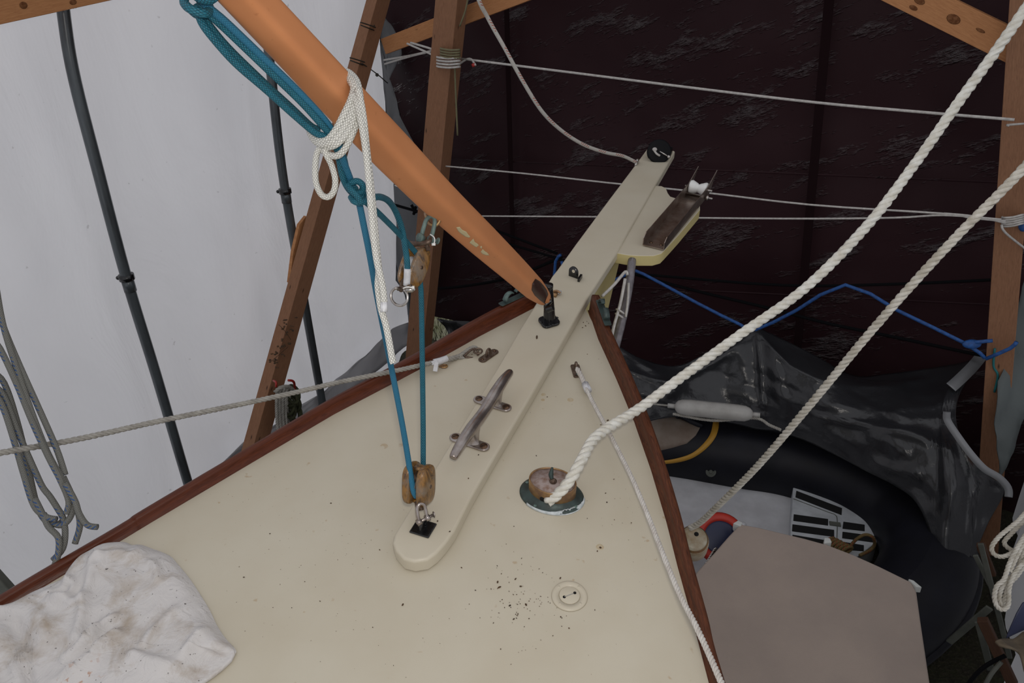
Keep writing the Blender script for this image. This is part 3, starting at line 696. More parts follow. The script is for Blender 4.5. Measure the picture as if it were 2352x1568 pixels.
# pad eyes
def rrect(L, W, r, n=5):
    out = []
    for cx_, cy_, a0 in ((L-r, W-r, 0), (-(L-r), W-r, 90), (-(L-r), -(W-r), 180), (L-r, -(W-r), 270)):
        for k in range(n+1): a = math.radians(a0+90*k/n); out.append((cx_+r*math.cos(a), cy_+r*math.sin(a)))
    return out
def torus(c, a, b, r, n=22, arc=(0, 360), k=8):
    P = [c+a*math.cos(math.radians(arc[0]+(arc[1]-arc[0])*i/n))+b*math.sin(math.radians(arc[0]+(arc[1]-arc[0])*i/n)) for i in range(n+(0 if arc[1]-arc[0] == 360 else 1))]
    return MB().tube(P, r, k, closed=(arc[1]-arc[0] == 360), sm=0)
pa = D(1102, 832); pb = D(1143, 804); pd = (pb-pa).normalized(); pc = D(1122, 818)
pm = frame(pc, DN.cross(pd), DN)
e1 = mk('pad_eye', MB().prism(rrect(.041, .014, .012), 0, .005, frame(pc, DN.cross(pd), DN)), 'bronze', boat, bevel=.0015, label='weathered bronze pad eye left of the plank')
for s_ in (-.03, .03): mk('pad_screw', MB().lathe(frame(pc+pd*s_, pd, DN), [(.006, .005), (.004, .0075)], 12), 'screw', e1)
mk('eye_ring', torus(pc+DN*.012, pd*.010, DN*.016, .0042), 'bronze', e1)
pc2 = D(1324, 853); pd2 = (D(1329, 872)-D(1318, 834)).normalized()
e2 = mk('pad_eye', MB().prism(rrect(.033, .0145, .006), 0, .005, frame(pc2, DN.cross(pd2), DN)), 'bronze', boat, bevel=.0015, label='weathered bronze pad eye right of the plank')
mk('eye_ring', torus(pc2+DN*.010-pd2*.010, pd2*.009, DN*.016, .0045), 'bronze', e2)
mk('pad_screw', MB().lathe(frame(pc2+pd2*.02, pd2, DN), [(.005, .005), (.0035, .0075)], 12), 'verdi2', e2)
# chocks on the bulwarks
def chock(a, b, h, side, name_label, par):
    a = D(*a, h); b = D(*b, h); d = (b-a).normalized(); c = (a+b)/2; L = (b-a).length; sd = DN.cross(d)
    k = mk('fairlead', MB().prism(rrect(L/2, .012, .005), 0, .004, frame(c, sd*1, DN) @ Matrix.Identity(4)), 'verdi', par, bevel=.001, label=name_label)
    for s_ in (-1, 1):
        vs = []; 
        rows = 9
        for j in range(rows):
            t = j/(rows-1); th = math.radians(10+115*t); rad = .033*(1-.12*t)
            cc = c+d*s_*(L*.30-(rad*(1-math.cos(th)))*.8+.004)+DN*(.003+rad*math.sin(th)*1.0)
            wd = .011*(1-.45*t); vs += [cc-sd*wd*1.0, cc+sd*wd]
        mb = MB().add(vs, [(2*j, 2*j+1, 2*j+3, 2*j+2) for j in range(rows-1)])
        mk('fairlead_horn', mb, 'verdi2' if side < 0 else 'verdi', k, solid=.005)
chock((1149, 701), (1212, 672), .062, -1, 'green tarnished fairlead on the left bulwark', railL)
chock((1376, 690), (1397, 748), .062, 1, 'green tarnished fairlead on the right bulwark', railR)
# bobstay in milky tube
mk('bobstay', MB().tube(zp([(1452, 596, 3.05), (1444, 660, 3.0), (1430, 730, 2.97), (1415, 790, 2.95), (1400, 860, 2.95)]), .0165, 12), 'clear', boat, label='stay in a milky plastic sleeve below the platform')
mb = MB(); mb.tube(zp([(1383, 680, 2.9), (1412, 652, 2.95), (1436, 624, 3.0), (1441, 632, 3.0)]), .006, 8); mb.tube(zp([(1444, 650, 2.98), (1442, 690, 2.96), (1437, 728, 2.95)]), .005, 8); mb.tube(zp([(1436, 640, 2.96), (1424, 700, 2.94), (1410, 750, 2.9), (1400, 800, 2.9)]), .006, 8)
for (x, y) in ((1425, 714), (1423, 724)): mb.tube(zp([(x-9, y-4, 2.95), (x-2, y-1, 2.92), (x+8, y+6, 2.93)]), .004, 6)
mk('light_line', mb, 'cordwhite', label='thin pale line tied to the sleeved stay under the platform', cat='line')

# ------------------------------------------------------------------ the boom
def oct(a):
    c, s = math.cos(a), math.sin(a); k = (abs(c)**5+abs(s)**5)**(-1/5); return c*k*.86, s*k*.86
def bd(t):   # centreline, t = image distance from the lower end
    return 1/(.397+.00038*t)
cb = [(1253, 688, 0), (1228, 664, 34), (1180, 618, 100), (1110, 553, 195), (1013, 462, 328), (905, 352, 482), (790, 232, 645), (690, 125, 790), (553, -20, 985), (400, -180, 1210)]
wb = [30, 50, 60, 72, 84, 95, 100, 100, 102, 102]
bp_ = [Z(x, y, bd(t)) for x, y, t in cb]; br = [w_*bd(c[2])/1800/2 for w_, c in zip(wb, cb)]
boom = thing('boom', 'tan painted wooden boom slanting down to the black pedestal', 'boom', bp_[0])
P = smooth(bp_, 6); rr = []
for i in range(len(P)):
    t = i/(len(P)-1)*(len(br)-1); k = min(int(t), len(br)-2); rr.append(br[k]+(br[k+1]-br[k])*(t-k))
bup = camv(.29, .30, .91)
mb = MB().tube(P, rr, 48, sm=0, prof=oct, up=bup)
mk('spar', mb, 'boom', boom)
BOOMT = BVHTree.FromPolygons(mb.v, mb.f)
# dark bare end patch lying on the upper face
def onboom(x, y, out=.001):
    """point on the boom surface that is seen at x, y"""
    r = ray(x, y).normalized(); hit = BOOMT.ray_cast(CAM, r)
    return (hit[0] if hit[0] else BOOMT.find_nearest(CAM+r*2.56)[0])-r*out
def surfpatch(name, pts, mat, out, par, label=None):
    bm = bmesh.new(); f = bm.faces.new([bm.verts.new(V((x, y, 0))) for x, y in pts]); bmesh.ops.triangulate(bm, faces=[f]); bmesh.ops.subdivide_edges(bm, edges=bm.edges[:], cuts=3, use_grid_fill=True)
    bm.verts.index_update(); vs = [onboom(v.co.x, v.co.y, out) for v in bm.verts]; fs = [tuple(v.index for v in f.verts) for f in bm.faces]; bm.free()
    return mk(name, MB().add(vs, fs), mat, par, solid=.0008, label=label)
surfpatch('bare_end', [(1230, 640), (1223, 651), (1221, 666), (1228, 678), (1241, 690), (1251, 697), (1254, 688), (1259, 676), (1256, 666), (1248, 655), (1240, 646)], 'patch', .003, boom, 'dark brown unpainted patch at the boom end')
for pts in ([(1048, 522), (1056, 521), (1062, 528), (1071, 532), (1076, 539), (1080, 543), (1077, 546), (1068, 543), (1058, 536), (1052, 530)],
            [(1083, 552), (1087, 548), (1091, 556), (1096, 559), (1100, 563), (1094, 568), (1086, 563), (1078, 557)], [(1103, 566), (1107, 565), (1107, 571), (1103, 569)],
            [(1104, 578), (1109, 572), (1114, 577), (1119, 580), (1124, 586), (1116, 586), (1108, 583)]):
    surfpatch('paint_chip', pts, 'chip', .001, boom, 'pale chip in the tan paint')
eye = Z(1000, 500, 1.95)
bl = mk('boom_bail', MB().tube([Z(979, 490, 1.97), Z(980, 500, 1.945), Z(986, 513, 1.94), Z(998, 518, 1.935), Z(1008, 511, 1.935), Z(1011, 497, 1.935), Z(1006, 489, 1.95)], [.006, .004, .004, .004, .004, .005, .007], 10, sm=5), 'brass', boom, label='rusty wire bail under the boom')
mb = MB().box(frame(Z(1258, 694, 2.53), DN, PX), .022, .034, .02); mb.tube([Z(1252, 700, 2.50), Z(1266, 690, 2.50)], .008, 12, sm=0); mb.tube([Z(1256, 711, 2.50), Z(1270, 705, 2.49)], .011, 14, sm=0)
mk('gooseneck', mb, 'black', boom, bevel=.004, label='black gooseneck joint')

# ------------------------------------------------------------------ blocks and shackles
def shackle(mb_parent, c, up, side, w_, h_, r, mat, name='shackle', lab=None):
    P_ = [c-side*w_, c-side*w_+up*h_*.5, c-side*w_*.8+up*h_*.85, c+up*h_, c+side*w_*.8+up*h_*.85, c+side*w_+up*h_*.5, c+side*w_]
    s = mk(name, MB().tube(P_, r, 12, sm=5), mat, mb_parent, label=lab)
    mb = MB()
    for q in (-1, 1): mb.tube([c+side*q*(w_-r*1.1), c+side*q*(w_+r*1.3)], r*1.9, 14, sm=0)
    mb.tube([c-side*(w_+r*1.5), c+side*(w_+r*3.2)], r*.85, 10, sm=0); mb.ell(c+side*(w_+r*4.0), side*r*.6, up*r*1.8, side.cross(up)*r*1.6, 10, 8)
    mk(name+'_pin', mb, mat, mb_parent)
    return s
def block(c, L, A, Wd, hl, hwd, gap, th, label, sm_='sheave', cp_=.8):
    """L long axis, A axle axis, Wd width axis"""
    t = thing('pulley_block', label, 'pulley', c, 'wooden pulley blocks')
    for s_ in (-1, 1):
        mk('cheek', MB().ell(c+A*s_*(gap/2+th*.5), Wd*hwd, L*hl, A*th*.62, 28, 12, cp_), 'block', t)
    for s_ in (-1, 1): mk('spacer', MB().ell(c+L*s_*hl*.84, Wd*hwd*.42, L*hl*.12, A*(gap/2+th*.2), 14, 10, .7), 'block', t)
    F_ = frame(c, L, A); mk('sheave', MB().lathe(F_, [(hwd*.9, -gap*.42), (hwd*.9, -gap*.36), (hwd*.70, -gap*.1), (hwd*.70, gap*.1), (hwd*.9, gap*.36), (hwd*.9, gap*.42)], 28), sm_, t)
    mk('axle', MB().lathe(F_, [(.005, -gap/2-th*1.12), (.005, gap/2+th*1.12)], 12), 'bronze', t)
    return t
# upper block hanging from the bail
L1 = camv(-.30, -.92, .15); A1 = camv(.80, -.05, .62); A1 = (A1-L1*A1.dot(L1)).normalized(); W1 = L1.cross(A1)
u0 = Z(951, 612, 1.93)
ub = block(u0, L1, A1, W1, .052, .027, .026, .013, 'upper varnished wooden pulley block hanging under the boom')
shc = Z(978, 549, 1.92)
shackle(ub, shc, camv(.25, .95, 0), camv(.78, -.05, -.6), .014, .058, .0052, 'verdi2', lab='green tarnished shackle on the bail')
mk('shackle_boss', MB().tube([shc-camv(.78, -.05, -.6)*.012, shc-camv(.78, -.05, -.6)*.021], .0125, 18, sm=0), 'verdi2', ub)
mb = MB().tube([Z(942, 556, 1.93), Z(958, 560, 1.91), Z(985, 555, 1.9), Z(988, 545, 1.91)], [.004, .006, .006, .004], 10); mb.tube([Z(975, 545, 1.92), Z(984, 575, 1.915)], .006, 8, sm=0)
mk('block_strap', mb, 'bronze', ub)
mb = MB().tube([Z(988, 538, 1.90), Z(997, 545, 1.89), Z(998, 556, 1.89), Z(993, 562, 1.89)], .0016, 6); mb.box(frame(Z(996, 561, 1.89), camv(0, 1), camv(0, 0, 1)), .009, .006, .004)
mk('cable_tie', mb, 'plastic', ub)
bk = Z(923, 660, 1.92)
mk('becket', MB().tube([Z(925, 640, 1.93), Z(922, 655, 1.92), Z(921, 668, 1.91)], .005, 10), 'bronze', ub)
# bow shackle below
bs = thing('bow_shackle', 'shiny bow shackle hanging below the upper pulley block', 'shackle', Z(916, 681, 1.88))
cc = Z(917, 681, 1.88); R_ = .0215; ring = []
for k in range(19):
    a = math.radians(-235+k*290/18+0); ring.append(cc+camv(1, 0)*R_*math.cos(a+math.radians(0))+camv(0, 1)*R_*math.sin(a))
ring = [Z(919, 661, 1.89)]+[cc+camv(1, .0, .25)*R_*math.cos(math.radians(a))+camv(-.1, 1)*R_*math.sin(math.radians(a)) for a in range(105, 420, 18)]+[Z(931, 668, 1.875), Z(936, 660, 1.87)]
mk('bow', MB().tube(ring, .0033, 12, sm=3), 'steel', bs)
mk('pin', MB().tube([Z(914, 664, 1.9), Z(944, 656, 1.86)], .0042, 10, sm=0), 'bronze', bs)
mb = MB().lathe(frame(Z(941, 665, 1.87), camv(0, 1), camv(1, .1)), [(.004, -.01), (.007, -.006), (.007, .006), (.004, .010)], 12); mb.ell(Z(949, 664, 1.87), camv(1, 0)*.006, camv(0, 1)*.005, camv(0, 0, 1)*.004, 10, 8)
mk('swivel', mb, 'steel', bs)
mb = MB().tube([Z(926, 662, 1.87), Z(936, 659, 1.86), Z(952, 661, 1.86)], .0018, 6); mb.box(frame(Z(949, 660, 1.86), camv(0, 1), camv(0, 0, 1)), .006, .007, .004)
mk('cable_tie', mb, 'plastic', bs)
# lower block standing up from the plank
L2 = camv(.04, .95, .25); A2 = camv(.86, -.16, .35); A2 = (A2-L2*A2.dot(L2)).normalized(); W2 = L2.cross(A2)
l0 = Z(962, 1111, 1.895)
lb = block(l0, L2, A2, W2, .051, .034, .016, .0225, 'lower varnished wooden pulley block upright on the inner end of the plank', 'bronze', .58)
lc = Z(968, 1178, 1.965)
mb = MB().tube([Z(962, 1150, 1.89), Z(966, 1172, 1.885)], .011, 12, sm=0)
mk('block_strap', mb, 'bronze', lb)
shackle(lb, Z(972, 1194, 1.875), camv(-.15, .95, .2), camv(.8, .35, -.4), .011, .042, .0045, 'cleat', lab='worn steel shackle')

# ------------------------------------------------------------------ ropes of the tackle
tr_ = thing('teal_rope', 'teal braided rope doubled along the boom, knotted and rove through both pulley blocks', 'rope', Z(815, 440, 1.62))
rt = .0068
mk('strand', MB().tube(zp([(440, -40, 1.27), (470, 8, 1.27), (520, 52, 1.30), (600, 128, 1.355), (680, 205, 1.42), (745, 275, 1.48), (768, 312, 1.50), (787, 365, 1.54), (806, 415, 1.585), (822, 455, 1.62), (836, 520, 1.66), (850, 590, 1.70), (866, 680, 1.76), (897, 835, 1.84), (925, 980, 1.875), (945, 1100, 1.87), (950, 1128, 1.872), (956, 1140, 1.88)]), .0070, 12, sm=5), 'teal_lit', tr_, label='strand coloured as lit, leading to the lower block')
mk('strand', MB().tube(zp([(448, -20, 1.29), (476, 26, 1.285), (530, 78, 1.32), (610, 155, 1.37), (690, 232, 1.435), (738, 285, 1.475), (757, 306, 1.49)]), rt, 12, sm=5), 'teal', tr_)
mk('strand', MB().tube(zp([(456, 20, 1.29), (462, 48, 1.29), (485, 82, 1.30), (540, 144, 1.34), (610, 205, 1.39), (680, 268, 1.45), (722, 303, 1.48), (752, 318, 1.49), (776, 345, 1.52)]), rt, 12, sm=5), 'teal', tr_)
mk('strand', MB().tube(zp([(452, 14, 1.30), (470, 44, 1.30), (520, 106, 1.34), (600, 184, 1.40), (670, 248, 1.455), (715, 290, 1.50), (735, 296, 1.51)]), rt, 12, sm=5), 'teal', tr_)
mk('strand', MB().tube(zp([(770, 325, 1.53), (779, 365, 1.55), (786, 402, 1.57), (797, 428, 1.59), (812, 446, 1.60), (826, 458, 1.61)]), rt, 12, sm=5), 'teal', tr_)
mk('strand', MB().tube(zp([(780, 330, 1.535), (790, 365, 1.56), (797, 396, 1.575), (806, 420, 1.59), (818, 436, 1.60)]), rt, 12, sm=5), 'teal', tr_)
mb = MB()
mb.tube(zp([(800, 432, 1.58), (806, 421, 1.575), (820, 416, 1.575), (832, 424, 1.58), (832, 437, 1.59), (818, 444, 1.59), (806, 440, 1.585)]), .0066, 12, sm=6)
mb.tube(zp([(806, 452, 1.59), (815, 463, 1.58), (832, 464, 1.585), (843, 456, 1.60), (838, 446, 1.61), (822, 444, 1.60), (808, 452, 1.61), (812, 462, 1.62)]), .0066, 12, sm=6)
mb.tube(zp([(798, 425, 1.57), (808, 438, 1.565), (820, 450, 1.57), (830, 466, 1.58)]), .0066, 12, sm=6)
mk('knot', mb, 'teal', tr_)
mb = MB().tube(zp([(424, -12, 1.27), (424, 8, 1.26), (440, 22, 1.25), (465, 30, 1.255), (478, 28, 1.27), (480, 14, 1.28), (466, 2, 1.27), (445, -14, 1.26)]), .0075, 12, sm=6)
mb.tube(zp([(432, -30, 1.27), (455, -6, 1.25), (485, -2, 1.235), (510, -30, 1.22), (540, -70, 1.2)]), .0075, 12, sm=6); mb.tube(zp([(428, 12, 1.29), (450, 32, 1.29), (462, 34, 1.285)]), .0072, 12)
mk('hitch', mb, 'teal', tr_, label='bulky teal hitch round the boom at the top')
mk('strand', MB().tube(zp([(826, 455, 1.60), (850, 455, 1.62), (872, 452, 1.66), (893, 462, 1.72), (910, 488, 1.78), (923, 525, 1.82), (931, 570, 1.85), (935, 600, 1.86), (936, 628, 1.87)]), .0072, 12, sm=6), 'teal', tr_, label='loose end curving down to the upper block')
mk('whipped_end', MB().tube(zp([(936, 617, 1.865), (935, 638, 1.87), (934, 655, 1.875)]), .0084, 14, sm=2), 'tape', tr_, label='white taped rope end')
mk('strand', MB().tube(zp([(838, 462, 1.62), (870, 490, 1.70), (910, 530, 1.80), (945, 568, 1.89), (960, 586, 1.92)]), .0066, 12, sm=5), 'teal', tr_)
mk('strand', MB().tube(zp([(962, 630, 1.94), (967, 665, 1.93), (969, 760, 1.93), (971, 900, 1.93), (972, 1000, 1.925), (972, 1080, 1.915)]), .0066, 12, sm=3), 'teal', tr_)
# white braid on the boom
wr = thing('white_braided_rope', 'white braided rope hitched over the boom with its tail hanging down', 'rope', Z(800, 240, 1.5))
mb = MB()
rw = .0066
mb.tube(zp([(772, 163, 1.56), (788, 164, 1.535), (804, 178, 1.515), (812, 200, 1.50), (806, 228, 1.485), (790, 262, 1.475), (770, 300, 1.475), (750, 322, 1.48), (732, 322, 1.49), (716, 308, 1.51), (708, 293, 1.53)]), rw, 12, sm=6)
mb.tube(zp([(778, 172, 1.555), (797, 178, 1.52), (810, 196, 1.50), (818, 224, 1.49), (806, 262, 1.478), (786, 298, 1.475), (764, 324, 1.475), (742, 332, 1.485), (724, 324, 1.50), (712, 305, 1.52)]), rw, 12, sm=6)
mb.tube(zp([(785, 168, 1.55), (808, 180, 1.515), (820, 205, 1.495), (824, 240, 1.487), (812, 276, 1.478), (796, 306, 1.475), (774, 330, 1.475), (752, 338, 1.49), (738, 334, 1.51)]), rw, 12, sm=6)
mb.tube(zp([(778, 163, 1.565), (800, 166, 1.54), (818, 184, 1.515), (826, 212, 1.50), (828, 245, 1.49), (820, 280, 1.483), (806, 315, 1.48), (790, 345, 1.482), (772, 358, 1.49), (750, 352, 1.50), (735, 338, 1.51)]), rw, 12, sm=6)
mk('turns', mb, 'white_braid', wr, label='turns over the boom')
mk('loop', MB().tube(zp([(738, 336, 1.50), (728, 352, 1.505), (724, 385, 1.51), (726, 420, 1.515), (738, 446, 1.52), (754, 452, 1.52), (767, 438, 1.515), (770, 412, 1.51), (762, 380, 1.505), (750, 356, 1.495), (745, 340, 1.49)]), rw*.92, 12, sm=6), 'white_braid', wr, label='small loop hanging below the boom')
mk('tail', MB().tube(zp([(822, 205, 1.485), (830, 240, 1.48), (836, 280, 1.475), (842, 340, 1.475), (850, 410, 1.48), (857, 480, 1.485), (864, 560, 1.49), (870, 620, 1.5), (868, 655, 1.5), (872, 690, 1.5), (876, 712, 1.5), (886, 745, 1.5), (894, 785, 1.5), (901, 825, 1.5), (904, 834, 1.5)]), rw, 12, sm=6), 'white_braid', wr)
mk('tail', MB().tube(zp([(812, 215, 1.49), (826, 262, 1.473), (838, 330, 1.468), (846, 400, 1.470), (852, 470, 1.475), (859, 550, 1.48), (866, 600, 1.485), (875, 640, 1.488), (880, 668, 1.49), (882, 690, 1.49), (882, 700, 1.49)]), rw, 12, sm=6), 'white_braid', wr)
mk('taped_end', MB().tube(zp([(882, 694, 1.488), (882, 716, 1.488)]), .0068, 14, sm=0), 'tape', wr, label='white taped end of the shorter tail')

# ------------------------------------------------------------------ laid ropes
h0 = D(1258, 1152, .02)
r1 = [h0, Z(1285, 1131, 1.985), Z(1312, 1098, 1.98), Z(1336, 1056, 2.0), Z(1362, 1010, 2.06), Z(1394, 984, 2.11), Z(1430, 962, 2.15), Z(1480, 930, 2.19), Z(1560, 870, 2.23), Z(1700, 768, 2.26), Z(1850, 661, 2.26), Z(1990, 520, 2.24), Z(2100, 378, 2.22), Z(2200, 237, 2.19), Z(2282, 125, 2.16), Z(2352, 25, 2.12), Z(2410, -60, 2.1), Z(2620, -360, 2.02), Z(2900, -760, 1.95)]
mk('anchor_rope', MB().laid(r1, .0152, 2.35), 'strand', label='thick white laid rope rising from the brass chain pipe to the top right', cat='rope')
r2 = [Z(1585, 1212, 3.32), Z(1610, 1198, 3.25), Z(1650, 1160, 3.1), Z(1740, 1070, 2.85), Z(1860, 930, 2.6), Z(1980, 785, 2.42), Z(2080, 670, 2.3), Z(2200, 540, 2.2), Z(2290, 450, 2.14), Z(2352, 385, 2.1), Z(2420, 310, 2.06), Z(2640, 80, 1.98), Z(2950, -230, 1.9)]
mk('mooring_rope', MB().laid(r2, .0138, 2.35), 'strand2', label='thick cream laid rope running from the round float up to the right edge', cat='rope')
gl = thing('grey_lifeline', 'grey laid rope from the left edge to the left bronze pad eye', 'rope', D(1090, 820, .01))
r3 = [Z(-500, 1130, 1.5), Z(-90, 1058, 1.78), Z(0, 1040, 1.84), Z(180, 1008, 1.95), Z(360, 968, 2.06), Z(520, 935, 2.16), Z(660, 905, 2.24), Z(800, 873, 2.34), Z(910, 851, 2.41), Z(1000, 831, 2.48), Z(1030, 824, 2.51)]
mk('rope', MB().laid(r3, .0078, 2.6), 'strand_grey', gl)
mb = MB().laid([Z(1015, 827, 2.49), Z(1040, 823, 2.52), Z(1062, 816, 2.545)], .009, 2.2)
mb.laid([Z(1055, 818, 2.53), Z(1075, 803, 2.55), Z(1090, 797, 2.56), Z(1100, 805, 2.56)], .0065, 2.4); mb.laid([Z(1055, 820, 2.53), Z(1080, 826, 2.55), Z(1100, 828, 2.55)], .0065, 2.4)
mk('eye_splice', mb, 'strand_grey', gl)
mk('thimble', MB().tube([Z(1066, 818, 2.535), Z(1080, 805, 2.545), Z(1091, 801, 2.55), Z(1098, 808, 2.55), Z(1097, 818, 2.55), Z(1088, 822, 2.545), Z(1068, 819, 2.535)], .0035, 10), 'bronze', gl)
mk('link', torus(Z(1098, 806, 2.54), camv(1, 0)*.013, camv(0, .8, -.6)*.010, .0032), 'bronze', gl)
mb = MB().tube([Z(996, 832, 2.475), Z(1012, 828, 2.485), Z(1026, 823, 2.50)], .0105, 12); mb.box(frame(Z(1001, 842, 2.465), camv(-.15, -1), camv(0, 0, 1)), .014, .03, .004); mb.box(frame(Z(998, 832, 2.47), camv(1, .4), camv(0, 0, 1)), .012, .02, .006)
mk('tape_whipping', mb, 'tape', gl, bevel=.001)
mb = MB().tube([D(1009, 842, .004), D(1018, 838, .005), D(1026, 839, .004), D(1024, 843, .004), D(1014, 843, .004)], .0035, 8)
mk('brass_ring', mb, 'brass', label='little tarnished wire ring on the deck under the grey rope tape', cat='ring')
sl = thing('white_lifeline', 'thin white laid rope from the right bronze pad eye to the bottom edge', 'rope', D(1330, 860, .01))
r4 = [Z(1347, 893, 2.36), Z(1360, 920, 2.31), Z(1388, 972, 2.2), Z(1418, 1030, 2.1), Z(1455, 1105, 1.97), Z(1490, 1188, 1.86), Z(1524, 1275, 1.74), Z(1560, 1362, 1.63), Z(1600, 1440, 1.53), Z(1632, 1510, 1.45), Z(1658, 1570, 1.38), Z(1690, 1640, 1.3)]
mk('rope', MB().laid(r4, .0064, 2.3), 'strand_small', sl)
mk('eye_splice', MB().laid([D(1325, 846, .022), D(1331, 856, .02), D(1337, 868, .02), D(1344, 884, .02)], .0085, 2.4), 'strand_small', sl)
mk('tape_whipping', MB().tube([D(1344, 882, .02), D(1351, 897, .022)], .0115, 12, sm=0), 'tape', sl)
fl_ = thing('furling_line', 'red flecked white line sagging from the top edge to the furling drum', 'rope', Z(1460, 372, 3.6))
mk('line', MB().tube(zp([(960, -420, 2.7), (1085, -40, 2.9), (1120, 40, 3.0), (1160, 112, 3.07), (1200, 185, 3.15), (1245, 256, 3.25), (1290, 300, 3.35), (1340, 332, 3.45), (1390, 350, 3.55), (1430, 358, 3.62), (1460, 372, 3.68)]), .0078, 10, sm=6), 'redfleck', fl_)
mb = MB().lathe(frame(D(1464, 372, .05), DN, PX), [(.012, -.006), (.018, -.003), (.018, .003), (.012, .006)], 16); mb.box(frame(D(1461, 378, .045), PX, DN), .02, .01, .03)
mk('lead_block', mb, 'steel', fl_, label='small steel lead block')

# blue-flecked rope hanging at the left
bh = thing('hanging_rope_bundle', 'grey rope with blue flecks hanging in long loops at the left edge', 'rope', Z(100, 1150, 1.9))
for pts in ([(-20, 600), (6, 740), (40, 850), (78, 960), (110, 1040), (145, 1105), (166, 1160), (160, 1190), (140, 1206), (115, 1198), (100, 1180)],
            [(-30, 760), (0, 800), (38, 880), (75, 970), (112, 1050), (138, 1100), (158, 1150), (152, 1180)],
            [(-30, 830), (10, 880), (40, 970), (62, 1060), (82, 1150), (102, 1192), (130, 1204), (150, 1190)],
            [(-30, 870), (5, 930), (32, 1010), (55, 1090), (78, 1160), (105, 1186), (130, 1192)],
            [(-10, 690), (12, 760), (50, 850), (95, 950), (130, 1030), (150, 1090)],
            [(-30, 860), (10, 910), (45, 1000), (80, 1080), (98, 1118), (115, 1140), (133, 1168), (145, 1190), (150, 1225), (144, 1260), (122, 1285)],
            [(80, 1145), (100, 1185), (112, 1210), (134, 1235), (134, 1270), (126, 1296)],
            [(145, 1095), (166, 1140), (180, 1178), (183, 1210), (172, 1248)], [(150, 1110), (172, 1150), (182, 1180), (200, 1205), (224, 1210)]):
    dd = 1.9+random.uniform(-.02, .02)
    if pts[0][0] < 0: pts = [(pts[0][0]-160, pts[0][1]-620), (pts[0][0]-45, pts[0][1]-150)]+pts
    mk('rope_fall', MB().tube(zp([(x, y, dd-(y-900)*.0001) for x, y in pts]), .0072, 9, sm=5), 'fleck', bh)

# ------------------------------------------------------------------ cords on the maroon wall
def cord(name, pts, r, mat, label, off=.62, cat='cord', extra=None, sm=4):
    mb = MB()
    for pp in (pts if isinstance(pts[0][0], (tuple, list)) else [pts]):
        mb.tube([WM(p[0], p[1], p[2] if len(p) > 2 else off) for p in pp], r, 8, sm=sm)
    if extra: extra(mb)
    return mk(name, mb, mat, None, label, cat, {'cord': 'white cords across the maroon wall', 'shock_cord': 'black cords across the maroon wall'}.get(name))
def wraps(mb, x, y, w_, n, off, r, dy=7, slope=.05):
    for k in range(n):
        yy = y+k*dy
        mb.tube([WM(x-w_, yy, off), WM(x-w_*.9, yy+2, off+.09), WM(x, yy+w_*slope+3, off+.10), WM(x+w_*.9, yy+2*w_*slope, off+.09), WM(x+w_, yy+2*w_*slope, off)], r, 8, sm=4)
cord('cord', [[(1060, 135), (1300, 165), (1600, 203), (1870, 235), (2100, 256), (2330, 275)], [(935, 100), (985, 122), (1010, 135), (1020, 133)], [(943, 98), (990, 112), (1012, 122)],
     [(882, 138, .2), (940, 128, .4), (995, 116, .55), (1012, 110, .62)], [(884, 147, .2), (940, 130, .4), (990, 118, .55)], [(1052, 150), (1068, 138), (1082, 136), (1092, 150, .66)]],
     .0068, 'cordwhite', 'topmost white cord stretched across the maroon wall, wrapped round the brown post', extra=lambda mb: wraps(mb, 1030, 130, 26, 4, .64, .0065))
mb = MB(); wraps(mb, 1034, 110, 22, 4, .64, .006, 6, .1); mb.tube([WM(1079, -30, .66), WM(1070, 20, .66), WM(1056, 60, .66)], .005, 8); mb.tube([WM(1044, 140, .7), WM(1047, 220, .7), WM(1051, 311, .7)], .0055, 8)
mk('olive_cord', mb, 'cordolive', label='olive flecked cord lashed round the brown post with its end hanging', cat='cord')
mk('cord_end', MB().tube([WM(1086, 146, .66), WM(1089, 153, .66)], .011, 8, sm=0), 'red', label='red sealed tip of the cord beside the brown post', cat='cord end')
cord('cord', [[(985, 378), (1200, 398), (1400, 420), (1600, 440), (1860, 470), (2160, 490), (2230, 500), (2310, 508)]], .0052, 'cordwhite', 'middle white cord slanting across the maroon wall')
def rk(mb):
    wraps(mb, 2326, 498, 24, 5, .48, .005, 5, -.1)
    mb.tube([WM(2300, 516, .6), WM(2310, 535, .6), (WM(2360, 575, .5))], .0055, 8)
cord('cord', [[(1090, 496), (1400, 498), (1800, 502), (2050, 500), (2168, 494), (2300, 504)], [(2168, 490), (2240, 497), (2310, 512)]], .0052, 'cordwhite', 'lowest white cord, level across the maroon wall and wrapped round the right post', extra=rk)
cord('twine', [[(2312, 287, .6), (2352, 284, .56)], [(2312, 287, .6), (2318, 289, .6)]], .005, 'cordwhite', 'short white string round the right post near the top')
cord('shock_cord', [[(1000, 500), (1120, 545), (1270, 590), (1360, 620), (1500, 632), (1800, 655), (2060, 652), (2330, 640)], [(1115, 520), (1280, 582)]], .009, 'cordblack', 'black cord running behind the plank to the right post', off=.3)
cord('shock_cord', [[(1440, 625), (1600, 668), (1760, 706), (1900, 742), (2060, 775), (2250, 815), (2352, 834)]], .010, 'cordblack', 'lower black cord sloping to the bottom of the right post', off=.28)
cord('shock_cord', [[(960, 655), (1000, 662), (1080, 655), (1180, 635), (1290, 590)], [(905, 470), (940, 480), (975, 490)], [(945, 470), (955, 490)], [(955, 475), (950, 492)]], .011, 'cordblack', 'black cord bowed behind the upper pulley block', off=.3)
